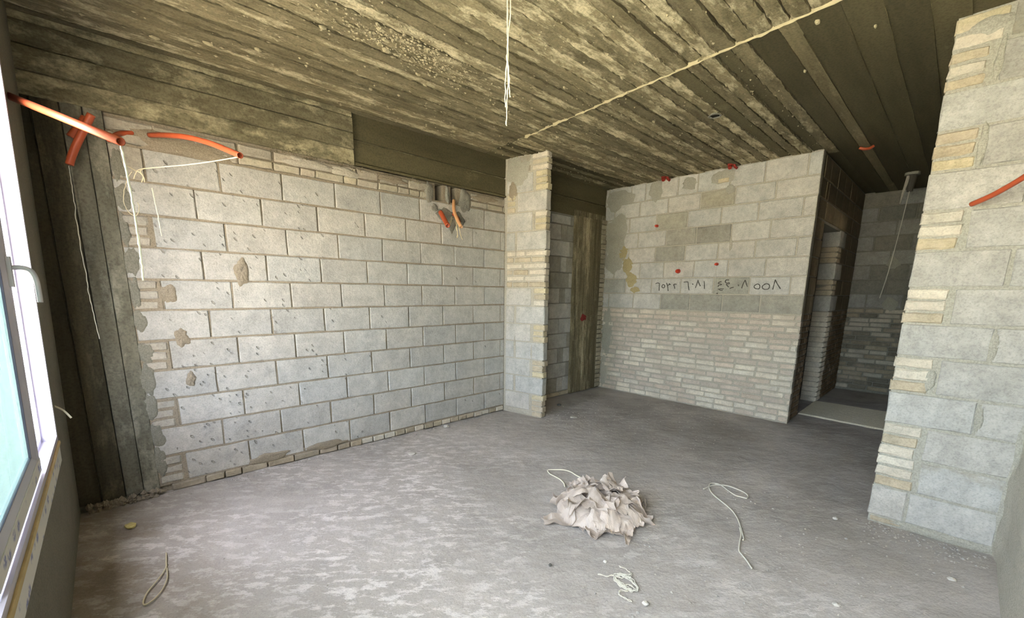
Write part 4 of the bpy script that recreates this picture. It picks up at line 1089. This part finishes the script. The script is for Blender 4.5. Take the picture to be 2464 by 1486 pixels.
# junction hole in the ceiling
N = 16; v = []; f = []
for r, z in ((0.055, CEIL-0.014), (0.045, CEIL-0.018), (0.040, CEIL-0.012), (0.036, CEIL+0.02)):
    for k in range(N): v.append((1.53+r*math.cos(2*math.pi*k/N), -2.183+r*math.sin(2*math.pi*k/N), z))
for a in range(3):
    for k in range(N):
        j = (k+1) % N; f.append((a*N+k, a*N+j, a*N+N+j, a*N+N+k))
jb = link('junction_box', mesh_from('junction_box', v, f), M_MORTAR_GREY, ceil)
MB().box(1.502, 1.558, -2.211, -2.155, CEIL-0.013, CEIL-0.006).build('hole_shade_block', plain('hole_shade', lin(38, 36, 30), 0.9, 0.1), jb)  # dark block painted in for the shade inside the hole

# ------------------------------------------------------------------ conduits and strings
def thing_tube(name, key, r, mat, label, cat, seg=12, hollow=True, group=None, n=6, sag=0):
    o = MB().tube(smooth_path(POLY[key], n), r, seg, hollow).build(name, mat, None, False)
    o.data.polygons.foreach_set('use_smooth', [len(p.vertices) == 4 for p in o.data.polygons])
    return tag(o, label, cat, group)
def thing_string(name, keys, r, mat, label, cat='string', wob=0.0, seed=0, seg=6, n=8, strands=1, spread=0.0):
    mb = MB()
    for q, key in enumerate(keys if isinstance(keys, (list, tuple)) else [keys]):
        for s_ in range(strands):
            P = smooth_path(POLY[key] if isinstance(key, str) else key, n)
            if wob or spread:
                P = [p+Vector((mn.noise(Vector((i*0.35, seed+q*3+s_*5, 1))), mn.noise(Vector((i*0.35, seed+q*3+s_*5, 5))), mn.noise(Vector((i*0.35, seed+q*3+s_*5, 9)))*0.3))*(wob+spread) for i, p in enumerate(P)]
            mb.tube(P, r, seg)
    o = mb.build(name, mat, None, True)
    return tag(o, label, cat)
thing_tube('conduit', 'tube1', 0.0165, M_ORANGE, 'long straight orange conduit slanting down into the room from beside the window', 'conduit')
thing_tube('conduit', 'tube2', 0.0155, M_ORANGE, 'curved orange conduit reaching out from the wall top with a string tied to its end', 'conduit')
thing_tube('conduit', 'tube3', 0.015, M_ORANGE, 'short dark orange conduit arc lying on the beam just behind the long slanting one', 'conduit')
thing_tube('conduit', 'tube4', 0.020, M_ORANGE, 'bent orange conduit on the dark corner column, with a thin string hanging from it', 'conduit')
thing_tube('conduit', 'tube5', 0.022, M_ORANGE, 'short stub of orange conduit crossing behind the bent one on the column', 'conduit')
thing_tube('conduit', 'tubeA', 0.024, M_ORANGE, 'thick orange conduit stub hanging under the left hole of the long block wall', 'conduit')
thing_tube('conduit', 'tubeB', 0.017, M_TAN_TUBE, 'tan conduit coming out of the right hole of the long block wall', 'conduit')
thing_tube('conduit', 'tubeC', 0.016, M_ORANGE, 'orange conduit stub hidden behind the tan one below the wall holes', 'conduit')
thing_tube('conduit', 'tubeR', 0.0135, M_ORANGE, 'thin orange conduit sticking out in front of the near block wall', 'conduit')
thing_string('string', 'string1', 0.0032, M_STRING, 'white string hanging from the long slanting conduit, frayed at its end', wob=0.004, seed=1, strands=2)
thing_string('string', ['string2', 'string2b', 'string2c', 'string2d', 'string2e'], 0.0030, M_STRING_TAN, 'tan string stretched from the curved conduit to a knot by the column')
thing_string('string', 'loop3', 0.0022, M_STRING_TAN, 'thin tan string loop dangling under the knot', wob=0.003)
thing_string('string', 'string4', 0.0030, M_STRING, 'short white string hanging against the top blocks, right of the knot', wob=0.003)
thing_string('string', 'string5', 0.0022, M_STRING_DUSTY, 'long thin grey string hanging down the dark corner column', wob=0.006)
thing_string('wire', ['wireA', 'wireB', 'wireC'], 0.0035, M_STRING_TAN, 'frayed pale wires dangling from the tan conduit', 'wire', strands=2, spread=0.012, n=5)
# cord hanging from the ceiling
cx, cy = -0.8396, -2.1411
cord = [(cx, cy, CEIL+0.01), (cx, cy, 2.9), (cx+0.004, cy, 2.7), (cx+0.006, cy-0.004, 2.5), (cx+0.002, cy, 2.4), (cx+0.003, cy, 2.300)]
cord2 = [(cx+0.006, cy-0.006, CEIL+0.01), (cx+0.012, cy-0.012, 2.85), (cx+0.004, cy+0.002, 2.6), (cx-0.004, cy+0.006, 2.46), (cx-0.004, cy+0.002, 2.385)]
cord3 = [(cx+0.002, cy+0.002, 2.62), (cx+0.010, cy-0.008, 2.50), (cx+0.012, cy-0.012, 2.43)]
thing_string('ceiling_cord', [cord, cord2, cord3], 0.0024, M_STRING, 'white frayed cord hanging straight down from the middle of the ceiling', 'cord', wob=0.004, strands=2, spread=0.003)
# floor ropes
thing_string('rope', ['rope', 'rope_a', 'rope_b', 'rope_c'], 0.0045, M_STRING_DUSTY, 'dusty white rope looped on the floor, right of the plastic heap', 'rope', seg=8)
thing_string('string', 'pile_string', 0.0045, M_STRING, 'white string loop trailing from the far side of the plastic heap')
thing_string('string', ['tangle_a', 'tangle_b', 'tangle_c', 'tangle_d'], 0.0019, M_STRING_DUSTY, 'tangle of thin pale string lying flat in front of the plastic heap', wob=0.008, n=4, strands=2, spread=0.006)
thing_string('string', 'loop', 0.0035, M_STRING_TAN, 'thin string loop on the brown floor near the window corner')

# red plugs with wires on the right wall, red caps on the ceiling
def plug(i, r, label, wire):
    p = Vector(POLY['red_caps'][i]); mb = MB()
    mb.tube([p+Vector((0.03, 0, 0)), p+Vector((-0.012, 0, 0)), p+Vector((-0.026, 0.004, -0.004))], r, 7, taper=(1.0, 0.72))
    o = mb.build('red_plug', M_RED); tag(o, label, 'plug')
    top = Vector(POLY['red_strings'][i])
    w = MB().tube([p+Vector((0, 0, 0)), (p+top)/2+Vector((0.004, 0.01, 0)), top+Vector((0.002, 0, 0))], 0.0022, 5)
    w.build('wire', M_STRING_DUSTY, o)
plug(0, 0.020, 'small red plug on the right wall, highest of the three', True)
plug(1, 0.032, 'largest orange-red plug on the right wall, above the handwritten numbers', True)
plug(2, 0.020, 'small red plug on the right wall, nearest the hall corner', True)
def cap(x, y, label, s):
    mb = MB()
    mb.tube([(x, y, CEIL+0.01), (x, y, CEIL-0.02), (x-0.02, y-0.01, CEIL-0.045)], 0.03*s, 8, taper=(1.1, 0.8))
    mb.tube([(x+0.03, y-0.03, CEIL+0.01), (x+0.035, y-0.045, CEIL-0.03), (x+0.03, y-0.07, CEIL-0.05)], 0.017*s, 7)
    o = mb.build('red_conduit', M_RED_DARK); tag(o, label, 'conduit')
cap(3.09, -0.936, 'short red conduit end on the ceiling edge over the right wall, farther from the hall', 1.0)
cap(3.107, -1.75, 'short red conduit end on the ceiling edge over the right wall, closer to the hall', 0.9)
o = MB().tube(smooth_path([(3.36, -2.91, CEIL-0.012), (3.37, -2.95, CEIL-0.03), (3.39, -2.99, CEIL-0.028), (3.40, -3.02, CEIL-0.008)], 4), 0.014, 8).build('conduit', M_ORANGE, None, True)
tag(o, 'short orange conduit bend stuck to the smooth hall ceiling', 'conduit')
# bare lamp holder in the hall, with a long string
lamp = empty('lamp_holder', (4.99, -3.215, CEIL)); tag(lamp, 'bare lamp holder on the hall ceiling with rags and a hanging string', 'lamp')
MB().tube([(0, 0, 0.01), (0, 0, -0.03)], 0.075, 14).build('rose', M_MORTAR_GREY, lamp)
MB().tube([(0, 0, -0.02), (-0.01, 0.0, -0.10), (-0.015, 0.0, -0.22)], 0.055, 10, taper=(1, 0.55)).build('socket', M_DARK, lamp)
MB().tube(smooth_path([(-0.03, 0.03, -0.04), (-0.05, 0.05, -0.2), (-0.04, 0.07, -0.36)], 4), 0.022, 7, taper=(1, 0.3)).build('rag', M_MORTAR_PALE, lamp)
MB().tube(smooth_path([(-0.015, 0, -0.2), (-0.02, 0.03, -0.7), (-0.02, 0.07, -1.2), (-0.03, 0.11, -1.52)], 5), 0.0045, 6).build('string', M_STRING_DUSTY, lamp)

# ------------------------------------------------------------------ the heap of crumpled plastic sheet
HU, HV = Vector((0.72, -0.694, 0)), Vector((0.694, 0.72, 0))
heap = empty('plastic_heap', (-0.12, -2.345, 0.0))
tag(heap, 'crumpled heap of dusty off-white plastic sheeting on the floor', 'plastic sheet')
def dome(u, v):
    """height of the heap over its footprint"""
    q = 1-(u/0.30)**2-(v/0.27)**2
    return 0.15*max(q, 0)**0.6
def ridged(x, y, z):
    return abs(mn.noise(Vector((x, y, z))))*1.0+0.5*abs(mn.noise(Vector((x*2.1, y*2.1, z+7))))+0.25*abs(mn.noise(Vector((x*4.3, y*4.3, z+3))))
def creases(x, y, seed):
    """straight creases in several directions: triangle waves added up give flat facets"""
    r = random.Random(seed*7+1); h = 0
    for lam, amp in ((0.13, 0.032), (0.09, 0.026), (0.06, 0.016), (0.04, 0.009)):
        t = r.uniform(0, math.pi); p = (x*math.cos(t)+y*math.sin(t))/lam+r.random()+0.35*mn.noise(Vector((x*6, y*6, seed)))
        h += amp*(abs((p % 2)-1)-0.5)
    return h
n = 46; v = []; f = []
for j in range(n+1):
    for i in range(n+1):
        a, b = -1+2*i/n, -1+2*j/n
        # map the square onto a disc
        u = a*math.sqrt(1-b*b/2)*0.29; w = b*math.sqrt(1-a*a/2)*0.26
        h = dome(u, w)
        k = ridged(u*7, w*7, 0.5)
        cell = mn.voronoi(Vector((u*10, w*10, 1.5)))[0]
        z = h*(0.85+0.25*(k-0.35)) + (creases(u, w, 3)*0.8+0.02*(cell[1]-cell[0]-0.25) if h > 0 else 0)
        p = HU*(u+0.03*mn.noise(Vector((u*9, w*9, 3))))+HV*(w+0.03*mn.noise(Vector((u*9, w*9, 8))))
        v.append((p.x, p.y, max(z, 0.004)))
for j in range(n):
    for i in range(n):
        q = j*(n+1)+i; f.append((q, q+1, q+n+2, q+n+1))
link('crumpled_core', mesh_from('crumpled_core', v, f), M_SHEET, heap)
RS = random.Random(5)
def fold(u, w, ang, L, W, lift, curl, seed, zoff=0.0):
    """one loose fold: a crumpled tongue of sheet lying over the heap, edges lifted"""
    nx, ny = 18, 14; v = []; f = []; ca, sa = math.cos(ang), math.sin(ang)
    for j in range(ny+1):
        for i in range(nx+1):
            s, t = i/nx, -1+2*j/ny
            wid = W*(0.45+0.55*math.sin(math.pi*min(1, s*0.85+0.12)))*(1+0.45*mn.noise(Vector((s*4, seed*2.7, t*1.5))))
            x = s*L*(1+0.20*mn.noise(Vector((t*2.5, seed*1.9, 4)))); y = t*wid
            uu, ww = u+ca*x-sa*y, w+sa*x+ca*y
            z = dome(uu, ww)*0.96+0.010+zoff
            z += lift*s*s + curl*(t*t)*(0.3+s)*0.8
            z += creases(x, y, seed)
            z += 0.003*mn.noise(Vector((x*26, y*26, seed)))
            z = max(z, 0.005+0.004*RS.random())
            p = HU*uu+HV*ww
            v.append((p.x, p.y, z))
    for j in range(ny):
        for i in range(nx):
            q = j*(nx+1)+i; f.append((q, q+1, q+nx+2, q+nx+1))
    o = link('sheet_fold', mesh_from('sheet_fold', v, f), M_SHEET, heap)
    md = o.modifiers.new('thickness', 'SOLIDIFY'); md.thickness = 0.0016
    return o
k = 0
for ring, cnt, rr in ((0, 6, 0.06), (1, 12, 0.13), (2, 17, 0.20)):
    for i in range(cnt):
        a = 2*math.pi*(i+RS.uniform(-.25, .25))/cnt+ring*0.4
        fold(math.cos(a)*rr*0.95, math.sin(a)*rr*0.85, a+RS.uniform(-1.9, 1.9), RS.uniform(0.10, 0.18), RS.uniform(0.04, 0.08), RS.uniform(-0.01, 0.03), RS.uniform(-0.02, 0.07), k, 0.012*(2-ring)); k += 1
# two long tongues at the near left, a raised corner at the far left, a thin tail
fold(-0.20, -0.15, math.pi*1.02, 0.20, 0.05, 0.015, 0.05, 50)
fold(-0.06, -0.20, -1.9, 0.14, 0.07, 0.0, 0.05, 51)
fold(0.06, -0.19, -1.2, 0.13, 0.10, 0.0, 0.03, 52)
fold(-0.10, 0.12, 1.75, 0.20, 0.085, 0.075, 0.02, 53)
fold(-0.05, 0.20, 1.5, 0.13, 0.07, 0.05, 0.02, 54)
fold(0.12, -0.24, -1.85, 0.17, 0.024, 0.0, 0.01, 55)
fold(0.24, 0.05, 0.2, 0.07, 0.08, 0.02, 0.05, 56)

# ------------------------------------------------------------------ stones and grit on the floor
def stone(x, y, r, mat, label, flat=0.6, name='stone'):
    bm = bmesh.new(); bmesh.ops.create_icosphere(bm, subdivisions=2, radius=r)
    sd = x*31+y*17
    for q in bm.verts:
        q.co *= 1+0.35*mn.noise(q.co*(1.6/r)+Vector((sd, 0, 0))); q.co.z *= flat
    me = bpy.data.meshes.new(name); bm.to_mesh(me); bm.free()
    o = link(name, me, mat); o.location = (x, y, r*flat*0.55)
    tag(o, label, 'stone')
stone(-2.45, -0.427, 0.028, M_STONE_YELLOW, 'small yellow stone on the brown floor in the window corner', 0.7)
stone(-0.502, -0.534, 0.040, M_STONE, 'flat pale chip of concrete on the floor before the long block wall', 0.28, 'concrete_chip')
stone(-0.559, -2.678, 0.011, M_STONE, 'tiny white pebble just in front of the plastic heap', 0.8)
stone(-0.807, -2.488, 0.010, M_STONE_DARK, 'tiny dark pebble left of the plastic heap', 0.8)
stone(-0.695, -3.0, 0.015, M_STONE, 'white pebble in front of the string tangle', 0.7)
stone(0.98, -3.474, 0.015, M_STONE, 'white stone chip beside the foot of the near block wall', 0.6)
stone(-0.019, -3.643, 0.016, M_STONE, 'flat light stone among the grit before the near block wall', 0.45)
stone(0.667, -4.03, 0.019, M_STONE, 'oblong light stone close under the near block wall corner', 0.5)
stone(0.20, -0.088, 0.030, M_STONE, 'pale brick crumb lying at the foot of the long block wall', 0.6)
stone(1.85, -0.329, 0.030, M_STONE_DARK, 'dark clod of mortar on the alcove floor', 0.6)
stone(1.56, -0.80, 0.045, M_STONE, 'flat pale splinter on the floor at the alcove mouth', 0.15, 'concrete_chip')
gr = MB(); rnd = random.Random(9)
def grit(x, y, r):
    c = Vector((x, y, r*0.35)); b0 = len(gr.v)
    for q in ((1, 0, 0), (-1, 0, 0), (0, 1, 0), (0, -1, 0), (0, 0, 1), (0, 0, -1)):
        gr.v.append(tuple(c+Vector([q[i]*r*rnd.uniform(0.6, 1.3)*(0.7 if i == 2 else 1) for i in range(3)])))
    gr.f.extend([(b0+a, b0+e, b0+t) for t in (4, 5) for a, e in ((0, 2), (2, 1), (1, 3), (3, 0))])
for _ in range(2600):
    x, y = rnd.uniform(-2.5, 1.1), rnd.uniform(-4.1, -0.1)
    d = fbm(x*1.5, y*1.5, 3.0, 2)
    near = (x > -0.9 and y < -2.7)
    if rnd.random() < (0.75 if near and d > -0.15 else 0.10): grit(x, y, rnd.choice((0.003, 0.004, 0.005, 0.007, 0.009)) if near else rnd.uniform(0.002, 0.006))
for _ in range(220):
    x = 1.12-abs(rnd.gauss(0, 0.16)); grit(x, -3.62-rnd.random()*0.55, rnd.uniform(0.003, 0.009))
for _ in range(400):
    grit(rnd.uniform(-2.2, 1.1), -0.02-abs(rnd.gauss(0, 0.05)), rnd.uniform(0.003, 0.009))
for _ in range(300):
    grit(rnd.uniform(1.2, 3.2), rnd.uniform(-2.6, -0.05), rnd.uniform(0.003, 0.007))
o = gr.build('floor_grit', M_GRIT); tag(o, 'fine grit and crumbs of mortar scattered over the floor', 'grit', kind='stuff')

# ------------------------------------------------------------------ ground outside
o = link('ground', mesh_from('ground', [(-150, -150, -0.6), (150, -150, -0.6), (150, 150, -0.6), (-150, 150, -0.6)], [(0, 1, 2, 3)]), M_GROUND)
tag(o, 'sunlit bare earth outside the window', 'ground', kind='structure')
